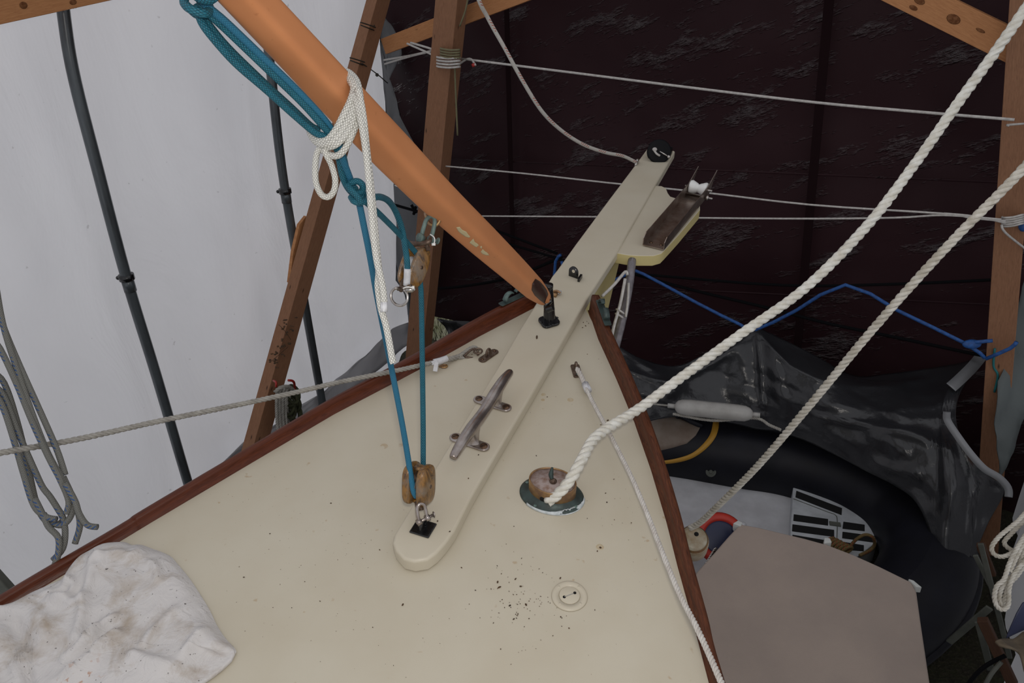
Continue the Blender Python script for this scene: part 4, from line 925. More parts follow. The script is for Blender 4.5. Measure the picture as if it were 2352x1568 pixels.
cord('blue_line', [[(1272, 660), (1276, 600), (1288, 585)], [(1290, 600), (1300, 640)], [(1400, 650), (1450, 625), (1480, 630), (1600, 695), (1700, 745), (1736, 757), (1830, 712), (1942, 654), (2060, 712), (2220, 790), (2262, 822)],
     [(2215, 788), (2280, 782)], [(2264, 824), (2320, 800), (2335, 785)]], .010, 'cordblue', 'blue cord zigzagging above the grey tarp', off=.55, sm=2,
     extra=lambda mb: [mb.ell(WM(2232, 790, .55), camv(1, 0)*.05, camv(0, 1)*.025, camv(0, 0, 1)*.02), mb.ell(WM(2350, 520, .5), camv(1, 0)*.02, camv(0, 1)*.025, camv(0, 0, 1)*.02)])
cord('blue_twine_knot', [[(2056, 424), (2066, 430)], [(2060, 420), (2062, 436)]], .010, 'cordblue', 'tiny blue knot on the maroon wall beside the thick white rope', off=.12)
cord('green_twine', [[(2285, 800), (2282, 840), (2292, 862), (2284, 900)]], .006, 'cordteal', 'green twine at the foot of the right post', off=.5)
# grey and white tarp pieces on the right
patch('grey_side_tarp', [(2362, 610), (2342, 690), (2332, 740), (2318, 790), (2298, 850), (2286, 875), (2284, 960), (2290, 1030), (2302, 1102), (2318, 1050), (2345, 990), (2380, 900), (2400, 700)],
      lambda x, y: Z(x, y, 4.15), 'greyright', depth=.05, label='grey green side tarp with eyelets at the right edge', cat='tarp')
# ------------------------------------------------------------------ grey tarp over the dinghy
cols = [[(1400, 780, 4.9), (1430, 880, 4.8), (1470, 975, 4.7)],
        [(1470, 822, 4.88), (1490, 900, 4.75), (1515, 962, 4.75)],
        [(1555, 840, 4.86), (1575, 890, 4.78), (1590, 955, 4.8)],
        [(1640, 800, 4.85), (1655, 880, 4.82), (1680, 972, 4.82)],
        [(1695, 776, 4.84), (1710, 860, 4.76), (1735, 985, 4.78)],
        [(1735, 752, 4.83), (1745, 860, 4.75), (1770, 990, 4.75)],
        [(1762, 762, 4.82), (1782, 860, 4.66), (1812, 1000, 4.66)],
        [(1800, 780, 4.80), (1815, 880, 4.62), (1850, 1012, 4.6)],
        [(1870, 815, 4.77), (1885, 905, 4.5), (1920, 1045, 4.48)],
        [(1960, 862, 4.73), (1975, 945, 4.38), (1990, 1082, 4.35)],
        [(2040, 858, 4.70), (2055, 960, 4.25), (2055, 1115, 4.22)],
        [(2120, 848, 4.66), (2125, 990, 4.15), (2105, 1155, 4.1)],
        [(2200, 835, 4.62), (2160, 950, 4.2), (2150, 1120, 4.02), (2140, 1240, 4.0)],
        [(2264, 823, 4.58), (2195, 880, 4.35), (2166, 950, 4.2), (2178, 1120, 3.95), (2168, 1400, 3.9)],
        [(2190, 920, 4.3), (2200, 990, 4.1), (2235, 1120, 3.98), (2215, 1330, 3.92)],
        [(2230, 1050, 4.12), (2252, 1120, 4.0), (2245, 1200, 3.95), (2222, 1300, 3.95)],
        [(2300, 1112, 4.05), (2305, 1135, 4.0), (2270, 1200, 3.95), (2235, 1280, 3.95)]]
def colpts(c, n=40):
    P_ = smooth([Z(*p) for p in c], 8); L = [0]
    for i in range(1, len(P_)): L.append(L[-1]+(P_[i]-P_[i-1]).length)
    out = []; k = 0
    for i in range(n+1):
        d = L[-1]*i/n
        while k < len(P_)-2 and L[k+1] < d: k += 1
        out.append(P_[k].lerp(P_[k+1], min(1, (d-L[k])/max(1e-9, L[k+1]-L[k]))))
    return out
CC = [colpts(c) for c in cols]; rowsn = 41; SUBC = 8
RW = [smooth([CC[i][j] for i in range(len(CC))], SUBC) for j in range(rowsn)]
def proj(p):
    c = RC.transposed() @ (p-CAM); return CX+FPX*c.x/-c.z, CY-FPX*c.y/-c.z
TRG = [([(1735, 752), (1690, 792), (1640, 832), (1570, 868), (1535, 905)], .05, 16), ([(1445, 812), (1500, 850), (1530, 880)], .03, 8), ([(1440, 850), (1500, 872), (1560, 880)], .03, 9), ([(1742, 760), (1775, 800), (1815, 840), (1880, 872), (1960, 888), (2040, 888), (2120, 872), (2180, 850), (2262, 825)], .05, 13),
       ([(1740, 770), (1748, 850), (1752, 930)], .03, 7), ([(1810, 790), (1900, 835), (1990, 862), (2120, 855)], -.04, 9), ([(1870, 955), (1960, 972), (2060, 990), (2110, 1002), (2185, 1035)], .045, 7), ([(1760, 900), (1850, 930), (1960, 935)], .02, 14), ([(2000, 1000), (2040, 1012), (2080, 1035)], .03, 10),
       ([(2010, 1062), (2060, 1078), (2112, 1092)], .035, 8), ([(2185, 1040), (2192, 1090), (2182, 1180)], .045, 10), ([(2215, 900), (2140, 935), (2060, 940)], .03, 9), ([(2165, 960), (2080, 960), (1990, 930)], .02, 7), ([(1960, 900), (2020, 930), (2050, 970)], -.03, 10),
       ([(2250, 1100), (2230, 1150), (2225, 1230)], .03, 8), ([(1470, 900), (1530, 925), (1580, 940)], .02, 9)]
mb = MB(); vs = []; nc = len(RW[0])
for j in range(rowsn):
    for i in range(nc):
        p = RW[j][i]; t = j/(rowsn-1)
        d = .030*nz(V((p.x*1.6, p.y*1.6, p.z*5)))+.020*abs(nz(V((p.x*3.2+p.z*3, p.y*3, p.z*7))))+.008*nz(p, 9)
        q = V(proj(p)+(0,))
        for P_, a, s_ in TRG:
            dd = min(segd(q, V(P_[k]+(0,)), V(P_[k+1]+(0,))) for k in range(len(P_)-1))
            if dd < 3*s_: d += a*math.exp(-dd/s_*1.1)
        d *= min(1, t*6+.1); vs.append(p+(CAM-p).normalized()*d*1.1)
fs = [(j*nc+i, j*nc+i+1, (j+1)*nc+i+1, (j+1)*nc+i) for j in range(rowsn-1) for i in range(nc-1)]
mb.add(vs, fs); gt = mk('grey_tarp', mb, 'greytarp', None, 'crumpled dark grey tarp draped over the far side of the inflatable dinghy', 'tarp', solid=.003)
def strip(pts, w_, label, par, mat='hem', side=1):
    P_ = smooth([Z(*p) for p in pts], 5); vs = []
    for i, p in enumerate(P_):
        t = (P_[min(i+1, len(P_)-1)]-P_[max(i-1, 0)]).normalized(); s_ = t.cross((CAM-p).normalized()).normalized()*side; vs += [p, p+s_*w_]
    return mk('hem', MB().add(vs, [(2*i, 2*i+1, 2*i+3, 2*i+2) for i in range(len(P_)-1)]), mat, par, solid=.004, label=label)
strip([(2266, 824, 4.45), (2245, 850, 4.35), (2215, 880, 4.28), (2195, 898, 4.24)], .06, 'silver hem at the upper corner', gt, side=1)
strip([(2166, 945, 4.06), (2168, 968, 4.02), (2195, 1010, 3.97), (2225, 1050, 3.94), (2255, 1082, 3.93), (2288, 1102, 3.93), (2306, 1122, 3.93), (2307, 1140, 3.93)], .035, 'silver hem with eyelet on the right edge', gt, side=-1)

# ------------------------------------------------------------------ the inflatable dinghy
dg = thing('inflatable_dinghy', 'black inflatable dinghy with white floor lying on the ground under the grey tarp', 'dinghy', G(1800, 1300, 0))
TZ, TR = .30, .235
tc_ = [(1270, 960), (1380, 985), (1500, 1012), (1600, 1028), (1700, 1045), (1800, 1060), (1900, 1088), (1990, 1125), (2070, 1180), (2115, 1250), (2125, 1320), (2090, 1390), (2010, 1450), (1900, 1490), (1780, 1500), (1650, 1480), (1330, 1440)]
tp = [G(x, y, TZ) for x, y in tc_]
tp[9].z += .03; tp[10].z += .05; tp[11].z += .03
mk('buoyancy_tube', MB().tube(tp, [TR*.92]+[TR]*15+[TR*.92], 28, sm=6), 'rubber', dg, label='black inflated tube')
mk('rubbing_strake', MB().tube([p+V((.0, 0, 0))+((p-G(1800, 1250, TZ)).normalized())*TR*1.0 for p in tp[2:14]], .022, 8, sm=5), 'rubber', dg)
fpx = [(1480, 1070), (1560, 1085), (1700, 1103), (1822, 1118), (1850, 1400), (1750, 1440), (1400, 1400), (1330, 1200), (1360, 1060)]
mk('floor_panel', MB().prism([(G(x, y, .2).x, G(x, y, .2).y) for x, y in fpx], .12, .2), 'gel', dg, bevel=.01, label='dirty white floor panel')
a = G(1300, 1000, .32); b = G(1350, 1400, .32); mk('transom', MB().box(frame((a+b)/2, b-a, V((0, 0, 1))), .04, (b-a).length, .4), 'gel', dg, smooth_=False)
lz = .30
lpx = [(1822, 1115), (1870, 1129), (1920, 1150), (1960, 1172), (1995, 1200), (2015, 1224), (2015, 1243), (1990, 1262), (1960, 1285), (1930, 1320), (1812, 1320), (1815, 1230)]
lk = mk('bow_locker', MB().prism([(G(x, y, lz).x, G(x, y, lz).y) for x, y in lpx], .15, lz), 'locker', dg, bevel=.006, label='pale bow locker lid with black grip strips')
def slot(quad, z=lz):
    P_ = [G(x, y, z) for x, y in quad]; c = sum(P_, V((0, 0, 0)))/4
    mk('grip_strip', MB().prism([((p-c).x*1+c.x, (p-c).y+c.y) for p in P_], z-.001, z+.003), 'void', lk, smooth_=False, bevel=.002)
for q in ([(1829, 1127), (1934, 1167), (1933, 1183), (1827, 1142)], [(1823, 1181), (1902, 1192), (1902, 1207), (1822, 1196)], [(1820, 1204), (1916, 1217), (1916, 1233), (1819, 1220)],
          [(1820, 1228), (1905, 1242), (1880, 1262), (1818, 1250)], [(1937, 1198), (1986, 1205), (1986, 1220), (1935, 1214)], [(1935, 1221), (2009, 1231), (2008, 1246), (1934, 1236)], [(1934, 1244), (1984, 1252), (1984, 1266), (1932, 1262)]):
    slot(q)
mk('lid_seam', MB().tube([G(x, y, lz+.001) for x, y in ((1822, 1145), (1900, 1175), (1918, 1182), (1923, 1195), (1922, 1245))], .0025, 6, sm=4), 'greystrip', lk)
mk('latch', MB().box(frame(G(1918, 1203, lz+.004), G(1930, 1205, lz)-G(1900, 1201, lz), V((0, 0, 1))), .03, .06, .008), 'greystrip', lk, smooth_=False)
# details on the far tube
def ontube(x, y, out=.003):
    r = ray(x, y).normalized(); TP = smooth(tp, 6); best = None
    for i in range(len(TP)-1):
        for k in range(5):
            c = TP[i].lerp(TP[i+1], k/5); d = (c-CAM).dot(r); e = (CAM+r*d-c).length
            if best is None or e < best[0]: best = (e, d)
    e, d = best; return CAM+r*(d-math.sqrt(max(0, TR*TR-min(e, TR*.995)**2))-out)
def tubepatch(name, outl, mat, out, label):
    bm = bmesh.new(); f = bm.faces.new([bm.verts.new(V((x, y, 0))) for x, y in outl]); bmesh.ops.triangulate(bm, faces=[f]); bmesh.ops.subdivide_edges(bm, edges=bm.edges[:], cuts=5, use_grid_fill=True)
    bm.verts.index_update(); vs = [ontube(v.co.x, v.co.y, out) for v in bm.verts]; fs = [tuple(v.index for v in f.verts) for f in bm.faces]; bm.free()
    return mk(name, MB().add(vs, fs), mat, dg, solid=.004, label=label)
tubepatch('side_panel', [(1470, 948), (1520, 952), (1555, 958), (1590, 968), (1608, 982), (1598, 1000), (1578, 1018), (1545, 1028), (1510, 1036), (1485, 1030)], 'tanpanel', .004, 'tan panel on the tube')
yo = [(1651, 967), (1650, 985), (1641, 1008), (1620, 1032), (1590, 1052), (1555, 1062), (1515, 1066), (1490, 1066), (1490, 1059), (1520, 1058), (1556, 1052), (1590, 1040), (1616, 1018), (1632, 995), (1638, 967)]
ym = len(yo)//2
vs = []; outer = smooth([V((x, y, 0)) for x, y in yo[:8]], 4); inner = smooth([V((x, y, 0)) for x, y in yo[8:][::-1]], 4)
nn = 40
def pk(l, t): i = t*(len(l)-1); k = min(int(i), len(l)-2); return l[k].lerp(l[k+1], i-k)
for i in range(nn+1):
    a = pk(outer, i/nn); b = pk(inner, i/nn); vs += [ontube(a.x, a.y, .006), ontube(b.x, b.y, .006)]
mk('stripe', MB().add(vs, [(2*i, 2*i+1, 2*i+3, 2*i+2) for i in range(nn)]), 'yelstripe', dg, solid=.003, label='curved yellow stripe')
vc = ontube(1633, 1084, .002); vn = (vc-tp[4]).normalized()
mk('air_valve', MB().lathe(frame(vc, LD, V((-.3, -.5, .8))), [(.032, 0), (.032, .006), (.024, .009), (.022, .004), (.012, .004), (.012, .01)], 24), 'greystrip', dg, label='grey round air valve')
mk('tube_handle', MB().tube([ontube(1555, 958, .0), ontube(1565, 955, .03), ontube(1590, 968, .035), ontube(1612, 978, .0)], .018, 10, sm=5), 'rubber', dg)
# fender lying on the far tube
fe = thing('boat_fender', 'off-white sausage fender lying on the black dinghy tube under the tarp', 'fender', ontube(1640, 975, 0))
fa = Z(1562, 934, 4.52); fb = Z(1716, 950, 4.40); fd = (fb-fa).normalized()
rf = .047
mk('body', MB().tube([fa-fd*.03, fa-fd*.025, fa-fd*.012, fa+fd*.01, fa+fd*.05, fb-fd*.05, fb-fd*.01, fb+fd*.015, fb+fd*.028, fb+fd*.032], [.008, .022, .036, .044, rf, rf, .044, .034, .02, .008], 24, sm=0), 'fender', fe)
mk('end_eye', MB().tube([fa-fd*.025, fa-fd*.07], .014, 12, sm=0), 'fender', fe); mk('end_eye', MB().tube([fb+fd*.025, fb+fd*.07], .014, 12, sm=0), 'fender', fe)
mk('lanyard', MB().laid([fa-fd*.3-V((0, 0, .0)), fa-fd*.06], .006), 'strand_grey', fe)
mk('lanyard', MB().laid([fa-fd*.04+camv(0, -1)*.045, (fa+fb)/2+camv(0, -1)*.058, fb+fd*.04+camv(0, -1)*.02, fb+fd*.12+camv(0, -1)*.05, fb+fd*.18+camv(0, -1)*.07], .009), 'strand_grey', fe, label='grey rope along the fender')

# items lying in the dinghy
ff = thing('round_float', 'round cream float with a brown rim in the dinghy beside the boat side', 'float', Z(1590, 1262, 3.46))
fc = Z(1593, 1240, 3.42); fax = camv(-.1, .55, .75); FFm = frame(fc, camv(1, 0), fax)
fr_ = .066
mk('body', MB().lathe(FFm, [(.03, -.13), (.05, -.12), (fr_, -.08), (fr_*1.02, -.03), (fr_, .0), (fr_*.9, .018), (fr_*.6, .027), (.016, .029)], 30), 'float', ff)
mk('rim_band', MB().lathe(FFm, [(fr_*.96, .006), (fr_*.95, .013), (fr_*.88, .0205)], 30, close=False), 'brass', ff, label='brown worn rim')
mk('centre_hole', MB().lathe(FFm @ Matrix.Translation((-.015, .012, 0)), [(.010, .026), (.010, .0305)], 14), 'void', ff)
lv_ = thing('life_ring', 'red ring with navy centre and white band lying beside the cream float', 'life ring', Z(1660, 1240, 4.15))
rc = Z(1655, 1236, 4.15); rax = camv(.0, .35, .9); RM = frame(rc, camv(0, 1), rax)
mk('ring', MB().lathe(RM, [(.088, -.015), (.088, .012), (.103, .022), (.127, .018), (.138, 0), (.127, -.018), (.103, -.022), (.088, -.015)], 40, close=False), 'ring', lv_, label='red outer ring')
mk('centre', MB().lathe(RM, [(.098, -.012), (.098, .010), (.08, .016), (.01, .018)], 36), 'navy', lv_, label='navy centre disc')
mb = MB()
bx = camv(.85, .5); mk('band', MB().tube([rc+bx*.088+rax*.0, rc+bx*.115+rax*.026, rc+bx*.142+rax*.0], [.016, .019, .016], 10, sm=4), 'tape', lv_, label='white wrapped band')
mk('rivet', MB().ell(rc+camv(.35, -.35)*.05+rax*.018, camv(1, 0)*.005, camv(0, 1)*.005, rax*.004, 10, 6), 'plastic', lv_)
mb = MB(); 
for k in range(7): mb.add(*(lambda t: (t.v, t.f, t.uv))(torus(Z(1642-k*3, 1262+k*5, 4.0), camv(.6, .5)*.013, camv(-.3, .5, .6)*.010, .0035, 14)))
mk('chain', mb, 'steel', label='short piece of steel chain between the float and the red ring', cat='chain')
# line lying on the locker
mb = MB(); mb.tube([G(x, y, z) for x, y, z in ((1950, 1258, .33), (1965, 1240, .38), (1985, 1228, .42), (2003, 1232, .42), (2009, 1248, .36), (2000, 1262, .32), (1975, 1275, .32))], .009, 8, sm=5)
for k in range(6):
    c = G(1905+k*8, 1243+k*4, .34); mb.add(*(lambda t: (t.v, t.f, t.uv))(torus(c, camv(.7, .3)*.03, camv(-.1, .7, .5)*.022, .009, 14)))
mk('coiled_line', mb, 'camo', label='small coil of red and yellow flecked line on the bow locker', cat='rope')
# covered slab
SZ = .60
spx = [(1700, 1202), (1745, 1210), (1790, 1221), (1845, 1234), (1900, 1249), (1960, 1272), (2020, 1299), (2094, 1335), (2106, 1358), (2116, 1430), (2128, 1510), (2140, 1590), (2160, 1760), (1700, 1800), (1560, 1640), (1560, 1460), (1572, 1352), (1600, 1312), (1640, 1268), (1675, 1228)]
sb = thing('covered_slab', 'beige cloth covered slab resting across the dinghy tubes, lower right', 'board', G(1850, 1400, SZ-.05))
mk('cover', MB().prism([(G(x, y, SZ).x, G(x, y, SZ).y) for x, y in spx], SZ-.05, SZ), 'slab', sb, bevel=.012, label='beige cloth cover')
for (x, y, w2, h2, an) in ((2099, 1345, .012, .034, .5), (1694, 1206, .024, .02, -.3), (1898, 1246, .024, .02, .3)):
    p = G(x, y, SZ-.012)
    mk('foam_corner', MB().prism([(-w2, -h2*.5), (w2*.6, -h2), (w2, h2*.4), (0, h2)], -.02, .018, Matrix.Translation(p) @ Matrix.Rotation(an, 4, 'Z')), 'foam', sb, bevel=.004, label='white foam showing at the cover edge')

# ------------------------------------------------------------------ hooks with coils behind the left bulwark
hk = thing('hanging_coil', 'black and green rope coil hanging on a red hook by the leaning timber', 'rope', WL(680, 930, .4))
mb = MB()
for k in range(9):
    c = WL(672+random.uniform(-8, 12), 905+k*7, .42); mb.add(*(lambda t: (t.v, t.f, t.uv))(torus(c, camv(.9, random.uniform(-.5, .5), .2)*.05*(1-.04*k), camv(0, 1, random.uniform(-.4, .4))*.055, .011, 16)))
mk('coil', mb, 'greenblack', hk)
mk('hook', MB().tube([WL(662, 873, .5), WL(674, 876, .5), WL(677, 892, .45), WL(676, 920, .38), WL(674, 925, .3)], .008, 10), 'red', hk, label='red coated steel hook')
hg = thing('hanging_coil', 'pale grey rope coil hanging left of the black and green coil', 'rope', WL(648, 960, .4))
mb = MB()
for k, x in enumerate((636, 642, 650, 657)):
    mb.laid([WL(x+6, 895, .42), WL(x, 905, .46), WL(x-1, 950, .45), WL(x+3, 1000, .45), WL(x+8, 1030, .42), WL(x+12, 1000, .40), WL(x+8, 905, .41), WL(x+6, 895, .42)], .010)
mb.laid([WL(632, 900, .45), WL(645, 890, .48), WL(662, 888, .48), WL(674, 896, .45)], .014)
mk('coil', mb, 'strand_grey', hg)
mk('hook', MB().tube([WL(634, 888, .5), WL(634, 878, .5), WL(628, 874, .44)], .007, 10), 'red', hg, label='end of a red hook')
mb = MB()
for k in range(26):
    t_ = random.random(); x = 668-50*t_+random.uniform(-12, 18); y = 738+110*t_+random.uniform(-10, 10); p = WL(x, y, .37)
    for q in range(2): mb.ell(p+camv(random.uniform(-1, 1), random.uniform(-1, 1))*.008, camv(1, .3)*random.uniform(.004, .010), camv(-.3, 1)*random.uniform(.003, .008), LN*.004, 7, 5)
mb.tube([WL(640, 745, .366), WL(656, 762, .368), WL(668, 780, .366)], .0015, 5); mb.tube([WL(622, 830, .366), WL(640, 815, .368), WL(662, 796, .366)], .0015, 5)
mk('dry_creeper', mb, 'litter', label='clumps of dry creeper clinging to the leaning timber above the hooks', cat='plant')

# ------------------------------------------------------------------ cloth on the foredeck
outl = [(-60, 1405), (-10, 1386), (22, 1374), (60, 1354), (100, 1336), (136, 1320), (150, 1302), (166, 1284), (185, 1266), (205, 1255), (228, 1243), (250, 1236), (281, 1233), (300, 1240), (318, 1239), (345, 1248), (385, 1264), (405, 1285), (430, 1315), (455, 1352), (478, 1390), (495, 1425), (515, 1455), (535, 1476), (538, 1488), (524, 1497), (500, 1497), (484, 1508), (464, 1532), (430, 1580), (390, 1660), (150, 1760), (-60, 1700), (-100, 1550)]
O2 = smooth([V(d2(x, y, .022)+(0,)) for x, y in outl], 4, closed=True); cen = V(d2(220, 1480, .03)+(0,))
rid = [([(105, 1362), (140, 1358), (158, 1340)], .005, .010), ([(158, 1338), (172, 1350), (152, 1378), (120, 1376)], .007, .010), ([(228, 1285), (216, 1300), (212, 1330), (200, 1370), (192, 1420), (180, 1470)], .008, .013), ([(236, 1285), (238, 1300), (228, 1312)], .005, .009),
       ([(322, 1256), (318, 1270), (300, 1280), (275, 1275), (255, 1280)], .007, .012), ([(345, 1290), (360, 1305), (362, 1330)], .006, .010), ([(222, 1452), (190, 1490), (150, 1520)], .010, .009), ([(268, 1460), (235, 1490), (190, 1530), (130, 1575)], .013, .012),
       ([(400, 1400), (360, 1440), (330, 1480)], .006, .010), ([(265, 1420), (235, 1440), (210, 1475)], .007, .010), ([(480, 1440), (450, 1470), (430, 1500)], .008, .012), ([(60, 1510), (30, 1540), (0, 1568)], .012, .008), ([(60, 1510), (62, 1530), (68, 1568)], -.008, .008),
       ([(60, 1510), (25, 1498), (0, 1490)], .010, .008), ([(60, 1510), (30, 1480), (0, 1462)], .008, .010), ([(0, 1420), (30, 1430), (50, 1470), (60, 1510)], -.010, .012), ([(310, 1508), (380, 1535), (440, 1535)], .008, .012), ([(140, 1380), (170, 1390), (190, 1385)], .008, .014),
       ([(90, 1420), (110, 1440), (100, 1470)], .006, .02), ([(210, 1495), (208, 1510), (180, 1530)], -.006, .006), ([(500, 1508), (520, 1490), (532, 1484)], -.006, .006)]
RD = [([V(d2(x, y)+(0,)) for x, y in smooth2] if False else smooth([V(d2(x, y, .035)+(0,)) for x, y in p], 3), a, s_) for p, a, s_ in [(r[0], r[1], r[2]) for r in rid]]
def segd(p, a, b):
    ab = b-a; t = max(0, min(1, (p-a).dot(ab)/max(1e-9, ab.dot(ab)))); return (p-(a+ab*t)).length
def cloth_h(p, edge):
    h = .036*(1-(1-min(1, edge/.06))**2.2)+.004
    h += .012*nz(V((p.x*7, p.y*7, 2)))*min(1, edge/.05)+.005*nz(V((p.x*22, p.y*22, 5)))*min(1, edge/.03)
    for P_, a, s_ in RD:
        d = min(segd(p, P_[i], P_[i+1]) for i in range(len(P_)-1))
        if d < s_*3: h += a*1.9*math.exp(-(d/s_)**2)*min(1, edge/.05)
    return max(h, .003)
vs = []; fs = []; NR = 46; NA = len(O2)
for i in range(NA):
    for j in range(1, NR+1):
        t = (j/NR)**.8; p = cen.lerp(O2[i], t); edge = (O2[i]-p).length
        edge = min(edge, .3); vs.append(dk(p.x, p.y, cloth_h(p, edge)))
cc_ = len(vs); vs.append(dk(cen.x, cen.y, cloth_h(cen, .3)))
for i in range(NA):
    k = (i+1) % NA
    fs.append((cc_, i*NR, k*NR))
    for j in range(NR-1): fs.append((i*NR+j, i*NR+j+1, k*NR+j+1, k*NR+j))
cv = thing('canvas_cloth', 'stained off-white canvas cloth bundled on the foredeck, lower left', 'cloth', D(250, 1450, 0))
mk('top_layer', MB().add(vs, fs), 'canvas', cv)
un = [(520, 1484), (536, 1486), (540, 1496), (531, 1514), (510, 1534), (488, 1551), (462, 1568), (440, 1600), (400, 1660), (400, 1600), (470, 1510)]
mk('under_layer', MB().prism([d2(x, y, .012) for x, y in un], .001, .012, DF), 'canvas', cv, bevel=.004, label='lower fold of the cloth')
# leaf bits and grit
mb = MB()
specks = [(1033, 1220, 5), (1233, 774, 9), (1076, 1098, 5), (1005, 1196, 6), (872, 1262, 4), (912, 1283, 4), (1196, 1346, 6), (1143, 1336, 6), (1184, 1329, 5), (1171, 1390, 6), (1208, 1388, 6), (1307, 1442, 5), (1288, 1416, 5), (1287, 1327, 5), (1147, 1348, 7), (1060, 1303, 4), (1092, 1355, 4), (1128, 1352, 3), (1180, 1421, 5), (1215, 1420, 4),
          (1379, 1257, 8), (1372, 1265, 5), (1391, 1132, 4), (1394, 1153, 6), (1232, 1046, 4), (1099, 1044, 5), (1084, 814, 4), (1349, 813, 4), (1396, 965, 8), (1380, 975, 4), (1257, 911, 5), (1349, 1190, 3), (1411, 1193, 3), (700, 1335, 3), (620, 1225, 4), (735, 1380, 3), (760, 1155, 5), (925, 1388, 6), (1150, 1490, 4), (856, 1440, 3), (1340, 740, 5), (1345, 748, 6), (1352, 742, 5), (1338, 752, 5), (1348, 738, 4), (1410, 1100, 4), (1450, 1200, 4), (1458, 1102, 4), (1504, 1130, 3), (670, 1395, 3), (560, 1325, 4)]
for k in range(90): specks.append((1190+random.gauss(0, 55), 1385+random.gauss(0, 65), random.choice((1.6, 2, 2.6, 3))))
for k in range(90): specks.append((random.uniform(520, 1500), random.uniform(1120, 1560), random.choice((1.2, 1.6, 2))))
for x, y, s_ in specks:
    if x > 1420 and y > 1120 and x > 1480: continue
    hh = ph if (x in (1233, 1033, 1076, 1005, 1099)) else 0.0
    c = D(x, y, hh+.0012); r_ = s_*.00034; a = random.uniform(0, 6.3); u_ = XD*math.cos(a)+YD*math.sin(a); w_ = u_.cross(DN)
    k_ = 4.0 if s_ == 9 else random.uniform(1.1, 2.2)
    mb.ell(c, u_*r_*k_, w_*r_, DN*r_*.6, 6, 4)
mk('leaf_litter', mb, 'litter', None, 'scattered dark grit and leaf bits on the cream foredeck', 'litter', kind='stuff')

# ------------------------------------------------------------------ lower right corner
rc_ = thing('hanging_rope_coil', 'white laid rope hanging in loops at the lower right edge', 'rope', Z(2320, 1390, 3.0))
for i_, pts in enumerate(([(2400, 1120), (2352, 1180), (2330, 1200), (2300, 1225), (2284, 1248), (2290, 1265), (2310, 1270), (2335, 1258), (2352, 1240), (2400, 1180)],
            [(2400, 1150), (2352, 1195), (2325, 1222), (2310, 1240), (2316, 1252), (2335, 1262), (2352, 1262)],
            [(2400, 1170), (2358, 1225), (2335, 1260), (2318, 1295), (2306, 1330), (2290, 1345), (2284, 1370), (2290, 1392), (2304, 1400), (2316, 1388), (2318, 1350), (2330, 1318), (2352, 1290), (2400, 1240)],
            [(2400, 1210), (2350, 1268), (2335, 1310), (2318, 1330), (2300, 1350), (2292, 1380), (2300, 1398)],
            [(2400, 1250), (2352, 1300), (2330, 1330), (2312, 1350), (2304, 1372), (2296, 1400), (2286, 1402)],
            [(2400, 1190), (2348, 1250), (2326, 1290), (2310, 1325)])):
    mk('rope_turn', MB().laid([Z(x+(i_-2)*3, y-(i_-2)*4, 3.0+.04*math.sin(i_*2)) for x, y in pts], .0092, 2.4, 8, 6), 'strand2', rc_)
timber('timber_stake', Z(2256, 1240, 3.75), Z(2275, 1330, 3.7), .035, .03, 'short brown timber stake at the lower right', cat='timber', mat='darkwood', group='timber stakes at the lower right')
timber('timber_stake', Z(2272, 1398, 3.3), Z(2312, 1600, 3.15), .04, .03, 'brown timber upright behind the brown canvas bundle', cat='timber', mat='darkwood', group='timber stakes at the lower right')
timber('grey_batten', Z(2250, 1262, 3.6), Z(2278, 1385, 3.5), .02, .012, 'thin grey batten leaning beside the timber stake, upper one', cat='batten', group='grey battens', mat='greystrip')
timber('grey_batten', Z(2268, 1215, 3.5), Z(2306, 1560, 3.3), .022, .012, 'long grey batten in front of the white wall foot', cat='batten', group='grey battens', mat='greystrip')
timber('grey_batten', Z(2272, 1380, 3.45), Z(2180, 1490, 3.55), .03, .012, 'grey batten slanting down over the grass', cat='batten', group='grey battens', mat='greystrip')
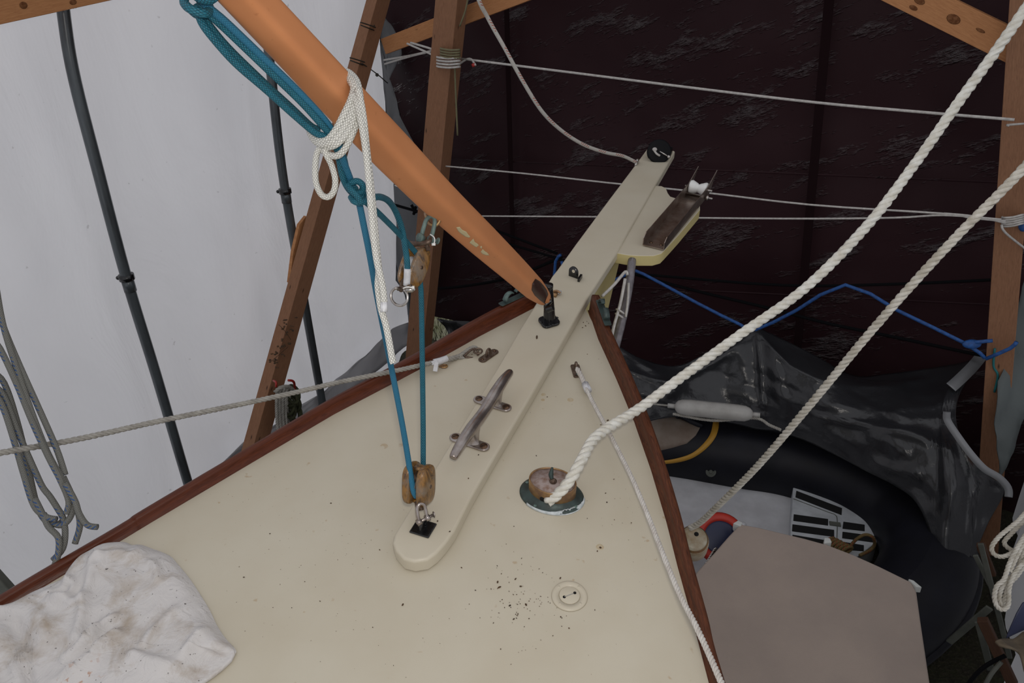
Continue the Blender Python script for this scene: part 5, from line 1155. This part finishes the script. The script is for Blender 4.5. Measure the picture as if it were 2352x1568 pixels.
timber('grey_batten', Z(2255, 1410, 3.4), Z(2268, 1560, 3.3), .028, .012, 'short grey batten left of the brown timber upright', cat='batten', group='grey battens', mat='greystrip')
patch('brown_canvas', [(2278, 1490), (2292, 1480), (2312, 1470), (2330, 1462), (2352, 1445), (2420, 1430), (2420, 1600), (2350, 1560), (2330, 1512), (2300, 1508), (2285, 1500)], lambda x, y: Z(x, y, 2.85-(y-1450)*.0015), 'cloth_brown', depth=.07, th=.008, label='crumpled brown canvas at the lower right corner', cat='cloth')
mb = MB(); mb.tube([Z(2310, 1505, 2.85), Z(2270, 1525, 2.87), Z(2240, 1550, 2.9), (Z(2210, 1590, 2.95))], .008, 8)
mk('black_hose', mb, 'cordblack', label='thin black hose curving out from the brown canvas', cat='hose')
mb = MB(); mb.tube([Z(2300, 1520, 2.83), Z(2275, 1550, 2.85), Z(2255, 1590, 2.88)], .008, 8)
mk('grey_hose', mb, 'greystrip', label='grey hose beside the black hose at the bottom edge', cat='hose')
patch('dark_cover', [(2352, 1385), (2338, 1410), (2326, 1440), (2316, 1468), (2345, 1455), (2420, 1420), (2420, 1360)], lambda x, y: Z(x, y, 2.95), 'navy', depth=.02, label='dark blue cover edge above the brown canvas', cat='cover')
# striped thing at the left edge below the hanging rope
mb = MB().box(frame(Z(-12, 1360, 1.95), camv(-.62, .6), camv(0, .2, 1)), .075, .16, .04)
bx_ = mk('ribbed_case', mb, 'greystrip', None, 'grey ribbed case at the left edge below the hanging rope', 'case', bevel=.006)
# ground cover outside the gap
mb = MB()
for k in range(1800):
    p = G(random.uniform(930, 1060), random.uniform(715, 830), 0); p.z = 0
    if (p-C_).dot(LD) < .15: continue
    h_ = random.uniform(.03, .09); a = random.uniform(0, 6.3); d = V((math.cos(a), math.sin(a), 0))*.01
    mb.add([p-d, p+d, p+V((random.uniform(-.03, .03), random.uniform(-.03, .03), h_))], [(0, 1, 2)])
M['grass'] = simple('grass_blades', (.36, .38, .22), .8, col2=(.7, .68, .56), sc_=8)
mk('grass', mb, 'grass', None, 'short pale grass on the ground in the gap between white and maroon walls', 'grass', kind='stuff')
